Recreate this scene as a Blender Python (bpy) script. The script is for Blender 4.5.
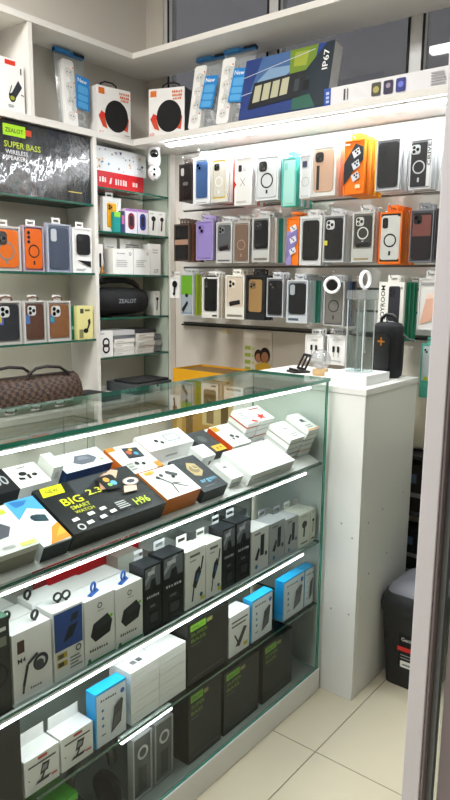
import bpy, math, random
from mathutils import Vector, Matrix
random.seed(7)
for o in list(bpy.data.objects): bpy.data.objects.remove(o, do_unlink=True)
scn = bpy.context.scene
COL = scn.collection

# ------------------------------------------------------------------ camera
FPX = 669.48; YAW = 0.900479; PIT = 0.171248; ROLL = 0.012116
CAM = Vector((0, 0, 1.35))
_f = Vector((math.sin(YAW)*math.cos(PIT), math.cos(YAW)*math.cos(PIT), -math.sin(PIT)))
_r = Vector((math.cos(YAW), -math.sin(YAW), 0)); _u = _r.cross(_f)
RT = _r*math.cos(ROLL) + _u*math.sin(ROLL); UP = -_r*math.sin(ROLL) + _u*math.cos(ROLL); FW = _f
cd = bpy.data.cameras.new('camera'); cam = bpy.data.objects.new('camera', cd); COL.objects.link(cam)
cam.matrix_world = Matrix(((RT.x, UP.x, -FW.x, CAM.x), (RT.y, UP.y, -FW.y, CAM.y), (RT.z, UP.z, -FW.z, CAM.z), (0, 0, 0, 1)))
cd.sensor_fit = 'VERTICAL'; cd.sensor_height = 36; cd.sensor_width = 36*450/800; cd.lens = 36*FPX/800
cd.clip_start = 0.02; cd.clip_end = 50
scn.camera = cam
def hit(px, py, ax, val):
    d = RT*((px-225)/FPX) - UP*((py-400)/FPX) + FW
    t = (val-CAM[ax])/d[ax]; return CAM + d*t
def hitp(px, py, P, n):
    d = RT*((px-225)/FPX) - UP*((py-400)/FPX) + FW
    return CAM + d*((P-CAM).dot(n)/d.dot(n))

# ------------------------------------------------------------------ light set-up
scn.view_settings.view_transform = 'Standard'; scn.view_settings.look = 'None'
scn.view_settings.exposure = 0.30; scn.view_settings.gamma = 1.0
try: scn.view_settings.use_curve_mapping = False
except Exception: pass
w = bpy.data.worlds.new('dim_corridor'); scn.world = w; w.use_nodes = True
w.node_tree.nodes['Background'].inputs[0].default_value = (0.82, 0.82, 0.84, 1)
w.node_tree.nodes['Background'].inputs[1].default_value = 1.5
CEIL_W = 26.0      # base power of the added ceiling fill panels
LED_E = 17.0       # emission of the counter strips
LED_S = 62.0       # emission of the strip over the hook wall
def area_lamp(name, loc, sx, sy, power, color=(1, 0.98, 0.955)):
    l = bpy.data.lights.new(name, 'AREA'); l.shape = 'RECTANGLE'; l.size = sx; l.size_y = sy; l.energy = power; l.color = color
    o = bpy.data.objects.new(name, l); COL.objects.link(o); o.location = loc; return o
FILL_PANELS = [(0.35, 0.45), (0.75, 1.58), (-0.65, 1.3), (1.55, 0.05)]
FILL_PANEL_P = [0.20, 1.15, 1.0, 0.05]
for i, (x, y) in enumerate(FILL_PANELS): area_lamp('added_ceiling_light', (x, y, 2.825), 0.56, 0.56, CEIL_W*FILL_PANEL_P[i])  # unseen area lamps added to brighten the end cabinet and room

# ------------------------------------------------------------------ materials
def lin(c):
    if isinstance(c, str):
        c = [int(c[i:i+2], 16)/255 for i in (0, 2, 4)]
    return tuple((v/12.92 if v <= 0.04045 else ((v+0.055)/1.055)**2.4) for v in c) + (1,)
MATS = {}
def mat(key, color, rough=0.5, metal=0.0, coat=0.0, emis=0.0, noise=0.0, nscale=20.0, bump=0.0, bscale=60.0, stretch=None, spec=0.5):
    if key in MATS: return MATS[key]
    m = bpy.data.materials.new(key); m.use_nodes = True; nt = m.node_tree; b = nt.nodes['Principled BSDF']
    c = lin(color)
    b.inputs['Base Color'].default_value = c; b.inputs['Roughness'].default_value = rough; b.inputs['Metallic'].default_value = metal
    b.inputs['Coat Weight'].default_value = coat; b.inputs['Specular IOR Level'].default_value = spec
    if emis: b.inputs['Emission Color'].default_value = c; b.inputs['Emission Strength'].default_value = emis
    if noise or bump:
        tc = nt.nodes.new('ShaderNodeTexCoord'); src = tc.outputs['Object']
        if stretch:
            mp = nt.nodes.new('ShaderNodeMapping'); mp.inputs['Scale'].default_value = stretch; nt.links.new(src, mp.inputs[0]); src = mp.outputs[0]
    if noise:
        n = nt.nodes.new('ShaderNodeTexNoise'); n.inputs['Scale'].default_value = nscale; n.inputs['Detail'].default_value = 4; nt.links.new(src, n.inputs['Vector'])
        r = nt.nodes.new('ShaderNodeMix'); r.data_type = 'RGBA'
        r.inputs['A'].default_value = tuple(v*(1-noise) for v in c[:3])+(1,); r.inputs['B'].default_value = tuple(min(1, v*(1+noise)) for v in c[:3])+(1,)
        nt.links.new(n.outputs['Fac'], r.inputs['Factor']); nt.links.new(r.outputs['Result'], b.inputs['Base Color'])
    if bump:
        n = nt.nodes.new('ShaderNodeTexNoise'); n.inputs['Scale'].default_value = bscale; n.inputs['Detail'].default_value = 3; nt.links.new(src, n.inputs['Vector'])
        bp = nt.nodes.new('ShaderNodeBump'); bp.inputs['Strength'].default_value = bump; bp.inputs['Distance'].default_value = 0.02
        nt.links.new(n.outputs['Fac'], bp.inputs['Height']); nt.links.new(bp.outputs[0], b.inputs['Normal']); nt.links.new(bp.outputs[0], b.inputs['Coat Normal'])
    MATS[key] = m; return m
def glass(key, tint, rough=0.02, ior=1.45, refl=1.0, dens=0.0, dcol='ffffff'):
    """thin sheet: clear with a Fresnel reflection; dens = share of milky diffuse"""
    if key in MATS: return MATS[key]
    m = bpy.data.materials.new(key); m.use_nodes = True; nt = m.node_tree; nt.nodes.remove(nt.nodes['Principled BSDF'])
    out = nt.nodes['Material Output']; t = nt.nodes.new('ShaderNodeBsdfTransparent'); t.inputs[0].default_value = lin(tint)
    g = nt.nodes.new('ShaderNodeBsdfGlossy'); g.inputs['Roughness'].default_value = rough
    f = nt.nodes.new('ShaderNodeFresnel'); 
    ge = nt.nodes.new('ShaderNodeNewGeometry'); mr = nt.nodes.new('ShaderNodeMapRange')   # same reflectance from both sides of the sheet
    mr.inputs['To Min'].default_value = ior; mr.inputs['To Max'].default_value = 1/ior; nt.links.new(ge.outputs['Backfacing'], mr.inputs['Value']); nt.links.new(mr.outputs[0], f.inputs[0])
    mu = nt.nodes.new('ShaderNodeMath'); mu.operation = 'MULTIPLY'; mu.inputs[1].default_value = refl; nt.links.new(f.outputs[0], mu.inputs[0])
    x = nt.nodes.new('ShaderNodeMixShader'); nt.links.new(mu.outputs[0], x.inputs[0]); s = t.outputs[0]
    if dens:
        d = nt.nodes.new('ShaderNodeBsdfDiffuse'); d.inputs[0].default_value = lin(dcol)
        y = nt.nodes.new('ShaderNodeMixShader'); y.inputs[0].default_value = dens; nt.links.new(s, y.inputs[1]); nt.links.new(d.outputs[0], y.inputs[2]); s = y.outputs[0]
    nt.links.new(s, x.inputs[1]); nt.links.new(g.outputs[0], x.inputs[2]); nt.links.new(x.outputs[0], out.inputs[0])
    MATS[key] = m; return m
def K(c, rough=0.45, coat=0.0):      # card colour shorthand
    if not isinstance(c, str): return c
    return mat('card_%s_%d%s' % (c, int(rough*100), 'c' if coat else ''), c, rough, coat=coat, spec=0.3)
WHITE = 'f2f2ef'; INK = '17181a'; GREY = '8f9194'
GLASS = glass('clear_glass', 'f8fcfa', refl=0.5); EDGE = mat('green_glass_edge', '2f8f78', 0.12, coat=0.5)
EDGE_D = mat('shelf_glass_edge', '1f5c4c', 0.15, coat=0.5)
FILM = glass('clear_film', 'fafbfb', 0.05, 1.4, 0.55); ACRYL = glass('clear_acrylic', 'f2f7f7', 0.03, 1.5, 1.2)
BAGF = glass('clear_plastic_bag', 'f4f6f6', 0.15, 1.4, 1.2, 0.25, 'e8eced')
LAM = mat('white_laminate', 'e9e8e4', 0.38, noise=0.02, nscale=3)
LAM2 = mat('warm_white_board', 'ddd9cf', 0.45, noise=0.03, nscale=3)
STEEL = mat('chrome_wire', 'c9ccd0', 0.18, 1.0)
LEDC = mat('counter_led_strip', 'f6fbff', 0.4, emis=LED_E); LEDS = mat('shelf_led_strip', 'f6faff', 0.4, emis=LED_S)
ALU = mat('white_alu', 'd9d5da', 0.4, noise=0.02, nscale=8)
BLK = mat('black_plastic', '111214', 0.4); BLKM = mat('matt_black', '17171a', 0.75)

# ------------------------------------------------------------------ mesh builder
TEXT = {}
def text_mesh(s, bold=True):
    if (s, bold) in TEXT: return TEXT[(s, bold)]
    cu = bpy.data.curves.new('t', 'FONT'); cu.body = s; cu.size = 1; cu.resolution_u = 2
    if bold: cu.offset = 0.012
    o = bpy.data.objects.new('t', cu); COL.objects.link(o); dg = bpy.context.evaluated_depsgraph_get(); dg.update()
    me = bpy.data.meshes.new_from_object(o.evaluated_get(dg))
    V = [(v.co.x, v.co.y) for v in me.vertices]; F = [tuple(p.vertices) for p in me.polygons]
    bpy.data.objects.remove(o); bpy.data.curves.remove(cu); bpy.data.meshes.remove(me)
    x0 = min(v[0] for v in V); x1 = max(v[0] for v in V); y0 = min(v[1] for v in V); y1 = max(v[1] for v in V)
    V = [((x-x0)/(y1-y0), (y-y0)/(y1-y0)) for x, y in V]; r = (V, F, (x1-x0)/(y1-y0)); TEXT[(s, bold)] = r; return r
class MB:
    def __init__(s): s.v = []; s.f = []; s.m = []; s.ms = []
    def mi(s, m):
        m = K(m)
        if m not in s.ms: s.ms.append(m)
        return s.ms.index(m)
    def add(s, V, F, m, M=None):
        n = len(s.v); i = s.mi(m); s.v += [tuple(M @ Vector(v)) if M else tuple(v) for v in V]
        s.f += [tuple(a+n for a in f) for f in F]; s.m += [i]*len(F); return s
    def box(s, x0, x1, y0, y1, z0, z1, m, M=None, skip=()):
        V = [(x0,y0,z0),(x1,y0,z0),(x1,y1,z0),(x0,y1,z0),(x0,y0,z1),(x1,y0,z1),(x1,y1,z1),(x0,y1,z1)]
        F = {'b':(0,3,2,1),'t':(4,5,6,7),'f':(0,1,5,4),'r':(1,2,6,5),'k':(2,3,7,6),'l':(3,0,4,7)}
        return s.add(V, [F[k] for k in F if k not in skip], m, M)
    def sheet(s, x0, x1, y0, y1, z0, z1, face, edge, thin):
        """glass plate: big faces `face`, rim `edge`; thin = axis of thickness"""
        pr = {0: 'lr', 1: 'fk', 2: 'bt'}[thin]; oth = [k for k in 'btfrkl' if k not in pr]
        s.box(x0, x1, y0, y1, z0, z1, face, skip=oth); s.box(x0, x1, y0, y1, z0, z1, edge, skip=pr); return s
    def prism(s, P, h0, h1, m, M=None):      # polygon in xy, extruded in z
        n = len(P); V = [(x, y, h0) for x, y in P]+[(x, y, h1) for x, y in P]
        F = [tuple(range(n-1, -1, -1)), tuple(range(n, 2*n))]+[(i, (i+1) % n, n+(i+1) % n, n+i) for i in range(n)]
        return s.add(V, F, m, M)
    def lathe(s, prof, m, n=24, M=None, sx=1, sy=1):  # prof (r,z)
        V = []; F = []
        for r, z in prof:
            for k in range(n): a = 2*math.pi*k/n; V.append((r*math.cos(a)*sx, r*math.sin(a)*sy, z))
        for j in range(len(prof)-1):
            for k in range(n): F.append((j*n+k, j*n+(k+1) % n, (j+1)*n+(k+1) % n, (j+1)*n+k))
        F.append(tuple(range(n-1, -1, -1))); F.append(tuple(range((len(prof)-1)*n, len(prof)*n)))
        return s.add(V, F, m, M)
    def tube(s, pts, r, m, n=8, M=None, closed=False, flat=1.0):
        pts = [Vector(p) for p in pts]; V = []; F = []; L = len(pts); prev = None
        for i, p in enumerate(pts):
            a = pts[i-1] if (i or closed) else p; b = pts[(i+1) % L] if (i < L-1 or closed) else p
            t = (b-a).normalized()
            u = prev-t*prev.dot(t) if prev else t.cross(Vector((0, 0, 1)))
            if u.length < 1e-4: u = t.cross(Vector((1, 0, 0)))
            u.normalize(); prev = u; v2 = t.cross(u)
            for k in range(n): q = 2*math.pi*k/n; V.append(tuple(p+u*r*math.cos(q)+v2*r*flat*math.sin(q)))
        for j in range(L if closed else L-1):
            for k in range(n): F.append((j*n+k, j*n+(k+1) % n, ((j+1) % L)*n+(k+1) % n, ((j+1) % L)*n+k))
        if not closed: F.append(tuple(range(n-1, -1, -1))); F.append(tuple(range((L-1)*n, L*n)))
        return s.add(V, F, m, M)
    def build(s, name, parent=None, smooth=None, bevel=0.0):
        me = bpy.data.meshes.new(name); me.from_pydata(s.v, [], s.f)
        for m in s.ms: me.materials.append(m)
        me.polygons.foreach_set('material_index', s.m)
        if smooth is not None:
            me.polygons.foreach_set('use_smooth', [True]*len(s.f))
            me.set_sharp_from_angle(angle=math.radians(smooth))
        me.update(); o = bpy.data.objects.new(name, me); COL.objects.link(o)
        if bevel:
            b = o.modifiers.new('bevel', 'BEVEL'); b.width = bevel; b.segments = 2; b.limit_method = 'ANGLE'
        if parent: o.parent = parent
        return o
def rr(x0, x1, y0, y1, r, n=4):       # rounded rectangle outline
    P = []
    for cx, cy, a in ((x1-r, y0+r, -90), (x1-r, y1-r, 0), (x0+r, y1-r, 90), (x0+r, y0+r, 180)):
        for k in range(n+1): t = math.radians(a+90*k/n); P.append((cx+r*math.cos(t), cy+r*math.sin(t)))
    return P
def tag(o, label=None, cat=None, group=None, kind=None):
    if label: o['label'] = label
    if cat: o['category'] = cat
    if group: o['group'] = group
    if kind: o['kind'] = kind
    return o
def empty(name, loc=(0, 0, 0), rot=(0, 0, 0)):
    o = bpy.data.objects.new(name, None); o.empty_display_size = 0.05; COL.objects.link(o); o.location = loc; o.rotation_euler = rot; return o
def place(o, loc, rot=(0, 0, 0)): o.location = loc; o.rotation_euler = rot; return o
def struct(o): o['kind'] = 'structure'; return o

# ---- flat print on a face.  FR maps (u,v,offset) to local coordinates
EPS = 0.0004
def frame_of(face, w, d, h):
    return {'front': (Vector((-w/2, -d/2, 0)), Vector((1, 0, 0)), Vector((0, 0, 1)), Vector((0, -1, 0)), w, h),
            'top': (Vector((-w/2, -d/2, h)), Vector((1, 0, 0)), Vector((0, 1, 0)), Vector((0, 0, 1)), w, d),
            'left': (Vector((-w/2, d/2, 0)), Vector((0, -1, 0)), Vector((0, 0, 1)), Vector((-1, 0, 0)), d, h),
            'right': (Vector((w/2, -d/2, 0)), Vector((0, 1, 0)), Vector((0, 0, 1)), Vector((1, 0, 0)), d, h)}[face]
def prints(mb, face, w, d, h, L):
    O, U, V, N, fw, fh = frame_of(face, w, d, h)
    for i, p in enumerate(L):
        off = EPS*(i+1)*0.6+EPS*0.4; k = p[0]; m = p[1]
        def P(u, v): return tuple(O+U*(u*fw)+V*(v*fh)+N*off)
        if k == 'r':
            u0, v0, u1, v1 = p[2:6]; mb.add([P(u0, v0), P(u1, v0), P(u1, v1), P(u0, v1)], [(0, 1, 2, 3)], m)
        elif k == 'p':
            mb.add([P(*q) for q in p[2]], [tuple(range(len(p[2])))], m)
        elif k == 'rr':
            u0, v0, u1, v1, r = p[2:7]; Q = rr(u0*fw, u1*fw, v0*fh, v1*fh, r*fw)
            mb.add([P(x/fw, y/fh) for x, y in Q], [tuple(range(len(Q)))], m)
        elif k == 'e':              # ellipse: centre u,v ; radius in fractions of width (ru) and height-by-width (ry)
            u, v, ru = p[2:5]; ry = p[5] if len(p) > 5 else ru
            Q = [P(u+ru*math.cos(a*math.pi/12), v+ry*fw/fh*math.sin(a*math.pi/12)) for a in range(24)]
            mb.add(Q, [tuple(range(24))], m)
        elif k == 'o':              # ring
            u, v, r0, r1 = p[2:6]; n = 24
            A = [P(u+r0*math.cos(a*2*math.pi/n), v+r0*fw/fh*math.sin(a*2*math.pi/n)) for a in range(n)]
            B = [P(u+r1*math.cos(a*2*math.pi/n), v+r1*fw/fh*math.sin(a*2*math.pi/n)) for a in range(n)]
            mb.add(A+B, [(a, n+a, n+(a+1) % n, (a+1) % n) if r1 < r0 else (a, (a+1) % n, n+(a+1) % n, n+a) for a in range(n)], m)
        elif k == 'l':              # line of width wd (fraction of width)
            (u0, v0), (u1, v1), wd = p[2:5]; dx = (u1-u0)*fw; dy = (v1-v0)*fh; L_ = math.hypot(dx, dy) or 1; nx = -dy/L_*wd*fw/2; ny = dx/L_*wd*fw/2
            mb.add([P(u0-nx/fw, v0-ny/fh), P(u1-nx/fw, v1-ny/fh), P(u1+nx/fw, v1+ny/fh), P(u0+nx/fw, v0+ny/fh)], [(0, 1, 2, 3)], m)
        elif k == 't':              # text: string, u, v (lower left), cap height as a fraction of face height, max width fraction, rotation
            s, u, v, hh = p[2:6]; mw = p[6] if len(p) > 6 else None; rot = p[7] if len(p) > 7 else 0
            TV, TF, ar = text_mesh(s); H = hh*fh; W = ar*H
            if mw: W = mw*(fh if rot else fw)
            c, sn = math.cos(math.radians(rot)), math.sin(math.radians(rot))
            Q = []
            for x, y in TV:
                X = x/ar*W; Y = y*H; Q.append(P(u+(X*c-Y*sn)/fw, v+(X*sn+Y*c)/fh))
            mb.add(Q, TF, m)
def lines(m, u0, v0, u1, v1, n, fill=0.5):  # unreadable small print as thin strokes
    L = []; s = (v1-v0)/n
    for i in range(n):
        e = u1-(u1-u0)*random.uniform(0, 0.35)
        L.append(('r', m, u0, v0+s*i, e, v0+s*(i+fill)))
    return L
def strokes(m, u, v, h, w, n=5):
    L = []; x = u
    for i in range(n):
        k = w/n*random.uniform(.5, .82); L.append(('r', m, x, v, x+k, v+h*random.uniform(.75, 1.0))); x += w/n
    return L
def carton(name, w, d, h, col, loc, rot=(0, 0, 0), front=(), top=(), left=(), right=(), label=None, cat='box', group=None, faces=None, bevel=0.0012, rough=0.4, coat=0.0, build=True):
    """closed carton as one mesh: body plus its flat print. origin: base centre"""
    mb = MB(); c = K(col, rough, coat) if isinstance(col, str) else col
    if faces:
        fc = {k: (K(v, rough, coat)) for k, v in faces.items()}
        for k in 'btfrkl': mb.box(-w/2, w/2, -d/2, d/2, 0, h, fc.get(k, c), skip=[q for q in 'btfrkl' if q != k])
    else: mb.box(-w/2, w/2, -d/2, d/2, 0, h, c)
    # lid flap seams
    for fc_, L in (('front', front), ('top', top), ('left', left), ('right', right)):
        if L: prints(mb, fc_, w, d, h, L)
    if not build: return mb
    o = mb.build(name); place(o, loc, rot)
    if label: tag(o, label, cat, group)
    return o

# ================================================================== THE ROOM
XW = 2.44; YB = 2.44; XL = -1.6; YF = -1.5; ZC = 2.85
TILE = mat('cream_tile', 'd6ccb4', 0.16, noise=0.05, nscale=5, bump=0.01, bscale=3)
GROUT = mat('grey_grout', '8d8371', 0.8)
PAINT = mat('warm_white_paint', 'd8d2c8', 0.75, noise=0.03, nscale=4)
DIMP = mat('dimmed_unseen_wall', '6a6864', 0.8, noise=0.04, nscale=3)  # unseen walls coloured darker so the counter glass reflects less brightness
fl = struct(MB().box(XL-0.1, XW+0.1, YF-0.1, YB+0.1, -0.06, -0.0015, GROUT).build('floor'))
tiles = None; T = 0.6; gx = 1.5535; gy = 0.877
for i in range(-6, 3):
    for j in range(-5, 4):
        x0 = max(gx+T*i, XL); x1 = min(gx+T*(i+1), XW); y0 = max(gy+T*j, YF); y1 = min(gy+T*(j+1), YB)
        if x1-x0 < 0.02 or y1-y0 < 0.02: continue
        g = 0.0018
        t = MB().box(x0+g, x1-g, y0+g, y1-g, -0.010, 0.0, TILE).build('tile', fl)
struct(MB().box(XL-0.1, XW+0.1, YF-0.1, YB+0.1, ZC, ZC+0.05, mat('ceiling_paint', 'e6e4df', 0.8, noise=0.02, nscale=3)).build('ceiling'))
struct(MB().box(XL-0.1, XW+0.1, YB, YB+0.08, 0, ZC, PAINT).build('wall_back'))
struct(MB().box(XL-0.1, XL, YF, YB, 0, ZC, DIMP).build('wall_left'))
struct(MB().box(XL-0.1, XW+0.1, YF-0.1, YF, 0, ZC, DIMP).build('wall_front'))
wr = MB().box(XW, XW+0.08, YF, YB, 0, 1.99, PAINT).box(XW, XW+0.08, YF, YB, 2.76, ZC, PAINT).box(XW, XW+0.08, 2.33, YB, 1.99, 2.76, PAINT).box(XW, XW+0.08, YF, 0.2, 1.99, 2.76, PAINT)
struct(wr.build('wall_right'))
PANE = glass('dim_window_glass', 'b6b6b6', 0.03, 1.5, 1.0)
FRM = mat('window_frame_white', 'd9d9d8', 0.35)
for n, (y0, y1) in enumerate(((1.71, 2.33), (1.085, 1.71), (0.20, 1.085))):
    f = MB(); a = 0.032
    f.box(XW+0.01, XW+0.06, y0, y0+a, 1.99, 2.76, FRM).box(XW+0.01, XW+0.06, y1-a, y1, 1.99, 2.76, FRM)
    f.box(XW+0.01, XW+0.06, y0+a, y1-a, 1.99, 2.02, FRM).box(XW+0.01, XW+0.06, y0+a, y1-a, 2.73, 2.76, FRM)
    f.box(XW+0.005, XW+0.01, y0+a-0.008, y0+a, 2.0, 2.75, BLKM).box(XW+0.005, XW+0.01, y1-a, y1-a+0.008, 2.0, 2.75, BLKM)
    o = struct(f.build('window_%d' % (n+1)))
    MB().box(XW+0.03, XW+0.036, y0+a, y1-a, 2.02, 2.73, PANE).build('pane', o)
# the dim corridor on the other side of the windows
CORR = mat('corridor_paint', 'b4b5bb', 0.8, noise=0.05, nscale=2)
struct(MB().box(3.9, 3.98, -0.5, 3.6, 1.0, 3.4, CORR).build('wall_corridor'))
# added fixtures for the out-of-view fill lamps
for i, (x, y) in enumerate(FILL_PANELS):
    e = empty('added_ceiling_panel', (x, y, 2.83)); tag(e, 'added square white panel lamp in the unseen shop ceiling', 'lamp', 'added ceiling panel lamps')
    m = MB(); m.box(-.3, .3, -.3, -.28, 0, .02, FRM).box(-.3, .3, .28, .3, 0, .02, FRM).box(-.3, -.28, -.28, .28, 0, .02, FRM).box(.28, .3, -.28, .28, 0, .02, FRM); m.build('frame', e)
    MB().box(-.28, .28, -.28, .28, 0.008, 0.018, mat('added_panel_diffuser', 'ffffff', 0.5, emis=2.0)).build('diffuser', e)

# ---------------- L-shaped boards over the shelving
YS = 2.25; XS = 2.168     # front planes of the left unit and of the right hand shelf
BD = mat('white_shelf_board', 'e3e0da', 0.42, noise=0.02, nscale=5)
o = MB().prism([(1.2, YS), (XS, YS), (XS, 0.25), (XW, 0.25), (XW, YB), (1.2, YB)], 2.303, 2.326, BD).build('top_shelf_board'); tag(o, 'white L-shaped topmost board under the windows', 'shelf')
ZB = 1.972                # top of the lower board
o = MB().prism([(1.2, YS), (XS, YS), (XS, 0.25), (XW, 0.25), (XW, YB), (1.2, YB)], 1.946, ZB, BD).build('lower_shelf_board'); tag(o, 'white L-shaped board carrying speaker boxes and the flood light carton', 'shelf')
# ---------------- left shelving unit
DX = 1.937                # divider
unit = empty('shelving_unit', (1.5, 2.35, 0)); tag(unit, 'white shelving unit with glass shelves on the wall behind the counter', 'shelving unit')
UX, UY = -1.5, -2.35
def upart(mb, name): o = mb.build(name, unit); o.location = (UX, UY, 0); return o
ZBASE = 0.862
upart(MB().box(1.2, XW-0.004, YB-0.012, YB-0.002, ZBASE, 1.945, mat('unit_back_panel', 'cfcabb', 0.5, noise=0.02, nscale=3)), 'back_panel')
upart(MB().box(DX, DX+0.018, YS, YB-0.012, ZBASE, 1.945, BD), 'divider')
upart(MB().box(1.636, 1.654, YS+0.002, YB-0.002, ZB+0.0005, 2.3025, BD), 'divider')
upart(MB().box(1.2, 1.218, YS, YB-0.012, ZBASE, 1.945, BD), 'side_panel')
for z in (1.675, 1.390, 1.109):
    upart(MB().sheet(1.219, DX-0.001, YS+0.004, YB-0.013, z-0.008, z, GLASS, EDGE_D, 2), 'glass_shelf')
for z in (1.752, 1.570, 1.388, 1.197, 1.022):
    upart(MB().sheet(DX+0.019, 2.395, YS+0.004, YB-0.013, z-0.008, z, GLASS, EDGE_D, 2), 'glass_shelf')
upart(MB().box(2.40, 2.435, YS-0.002, YB-0.013, ZBASE, 1.945, LAM2), 'corner_post')
upart(MB().sheet(2.396, 2.3995, YS+0.01, YB-0.013, ZBASE+0.002, 1.944, GLASS, EDGE_D, 0), 'glass_side')
upart(MB().box(1.2, XW-0.004, 2.05, YB-0.002, ZBASE-0.022, ZBASE, BD), 'worktop')
upart(MB().box(1.2, XW-0.004, 2.10, YB-0.002, 0.0, ZBASE-0.022, LAM), 'base_cabinet')
for i in range(3):
    x = 1.205+i*0.412
    d_ = upart(MB().box(x, x+0.405, 2.082, 2.0995, 0.08, ZBASE-0.03, LAM), 'cabinet_door')
    h_ = MB().box(x+0.2, x+0.27, 2.068, 2.0815, 0.74, 0.75, STEEL).build('handle', d_)
# ---------------- slat wall
sw = empty('slat_wall', (2.43, 1.2, 1.16)); tag(sw, 'white grooved slat wall panel carrying rows of hanging phone cases', 'slat wall')
SLAT = mat('slat_white', 'd9d8d2', 0.35, noise=0.02, nscale=6); GRV = mat('slat_groove_channel', '74756e', 0.4, 0.4)
SB = MB().box(2.432, 2.439, 0.3, 2.19, 1.160, 1.944, GRV).build('channel_backing', sw); SB.location = (-2.43, -1.2, -1.16)
NSL = 9; pitch = (1.944-1.166)/NSL
for i in range(NSL):
    o = MB().box(2.420, 2.4315, 0.3, 2.19, 1.166+i*pitch+0.0045, 1.166+(i+1)*pitch-0.0045, SLAT).build('slat', sw); o.location = (-2.43, -1.2, -1.16)
o = MB().box(2.416, 2.439, 0.3, 2.19, 1.152, 1.1595, mat('black_end_strip', '1b1b1b', 0.5)).build('bottom_strip', sw); o.location = (-2.43, -1.2, -1.16)
# boxes / storage seen in the gap behind the bin
o = MB().box(2.39, 2.438, 0.3, 1.25, 0.75, 0.99, mat('cream_panel', 'd8d2bf', 0.5, noise=0.02)).build('cream_back_panel'); tag(o, 'cream panel low on the wall under the mint case pack', 'panel')
# ---------------- LED strip under the board over the hook wall
e = empty('shelf_led_strip', (2.20, 1.3, 1.93)); tag(e, 'long white light strip under the board above the hanging cases', 'light strip')
o = MB().box(-0.012, 0.022, -0.95, 0.78, 0.008, 0.0155, FRM).build('channel', e)
o = MB().box(-0.009, 0.019, -0.945, 0.775, 0.000, 0.0078, LEDS).build('light_tube', e)

# ---------------- white end cabinet beside the counter
PC = empty('end_cabinet', (2.03, 1.15, 0)); tag(PC, 'tall white laminate cabinet closing the end of the glass counter', 'cabinet')
PX0, PX1, PY0, PY1 = 1.838, 2.225, 0.911, 1.42
def ppart(mb, name, bevel=0.0): o = mb.build(name, PC, bevel=bevel); o.location = (-2.03, -1.15, 0); return o
ppart(MB().box(PX0, PX0+0.018, PY0+0.0005, PY1, 0.0, 1.0195, LAM), 'side_panel', 0.001)
ppart(MB().box(PX0+0.0185, PX1, PY0, PY0+0.018, 0.0, 1.0195, LAM), 'front_panel', 0.001)
ppart(MB().box(PX1-0.018, PX1, PY0+0.0185, PY1, 0.0, 1.0195, LAM), 'side_panel', 0.001)
ppart(MB().box(PX0-0.003, PX1+0.003, PY0-0.003, PY1, 1.020, 1.040, LAM), 'top_board', 0.0015)
for yy, zz in ((0.935, 0.56), (0.935, 0.30), (0.975, 0.60), (1.0, 0.30)):
    ppart(MB().lathe([(0.0035, 0), (0.0035, 0.001)], mat('screw_cap', 'a9a69e', 0.5), 10, Matrix.Translation((PX0-0.0008, yy, zz)) @ Matrix.Rotation(math.pi/2, 4, 'Y')), 'screw_cap')
for xx, zz in ((1.90, 0.60), (2.0, 0.62), (2.16, 0.64), (1.92, 0.42), (2.05, 0.45)):
    ppart(MB().lathe([(0.0035, 0), (0.0035, 0.001)], MATS['screw_cap'], 10, Matrix.Translation((xx, PY0+0.0002, zz)) @ Matrix.Rotation(math.pi/2, 4, 'X')), 'screw_cap')

# ---------------- glass display counter
CT = empty('display_counter', (0.95, 1.17, 0)); tag(CT, 'long glass display counter on a white plinth full of boxed gadgets', 'display counter')
CX0, CX1, CY0, CY1 = 0.42, 1.822, 1.032, 1.325
def cpart(mb, name, bevel=0.0): o = mb.build(name, CT, bevel=bevel); o.location = (-0.95, -1.17, 0); return o
cpart(MB().box(CX0, CX1+0.006, CY0-0.004, CY1+0.004, 0.0, 0.078, LAM), 'plinth', 0.002)
g = 0.006
cpart(MB().sheet(CX0, CX1, CY0, CY0+g, 0.0785, 1.055, glass('front_glass_sheet', 'f9fcfb', refl=0.28), EDGE, 1), 'front_glass')
cpart(MB().sheet(CX1-g, CX1, CY0+g+0.0005, CY1-g, 0.0785, 1.055, GLASS, EDGE, 0), 'end_glass')
cpart(MB().sheet(CX0, CX0+g, CY0+g+0.0005, CY1-g, 0.0785, 1.055, GLASS, EDGE, 0), 'end_glass')
cpart(MB().sheet(CX0-0.002, CX1+0.004, CY0-0.004, CY1+0.004, 1.0555, 1.0655, glass('top_glass_sheet', 'f8fcfa', refl=1.3), EDGE, 2), 'top_glass')
Z1, Z2, Z3, Z4 = 0.795, 0.532, 0.315, 0.0815
cpart(MB().box(CX0+g+.001, CX1-g-.001, CY0+g+.001, CY1-g-.001, 0.0785, 0.081, mat('grey_base_board', '7d837c', 0.4)), 'base_board')
RAMP = math.radians(25)
FROST = mat('counter_back_door', 'b9c0b8', 0.35)
for z in (Z1, Z2, Z3):
    cpart(MB().sheet(CX0+g+0.001, CX1-g-0.001, CY0+g+0.002, CY1-g-0.002, z-0.007, z, GLASS, EDGE_D, 2), 'glass_shelf')
for (x0, x1, yy) in ((CX0, 1.12, 0.0), (1.10, CX1, 0.006)):
    cpart(MB().box(x0, x1, CY1-0.005+yy*0.5, CY1-0.003+yy*0.5, 0.079, Z1-0.01, FROST), 'sliding_door')
    cpart(MB().sheet(x0, x1, CY1-0.005+yy*0.5, CY1-0.003+yy*0.5, Z1, 1.054, GLASS, EDGE_D, 1), 'sliding_door')
def led(z, y, x0, x1):
    cpart(MB().box(x0, x1, y-0.002, y+0.014, z+0.0, z+0.006, FRM), 'strip_channel')
    cpart(MB().box(x0+0.002, x1-0.002, y-0.0025, y+0.012, z-0.0052, z-0.0003, LEDC), 'light_strip')
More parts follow.
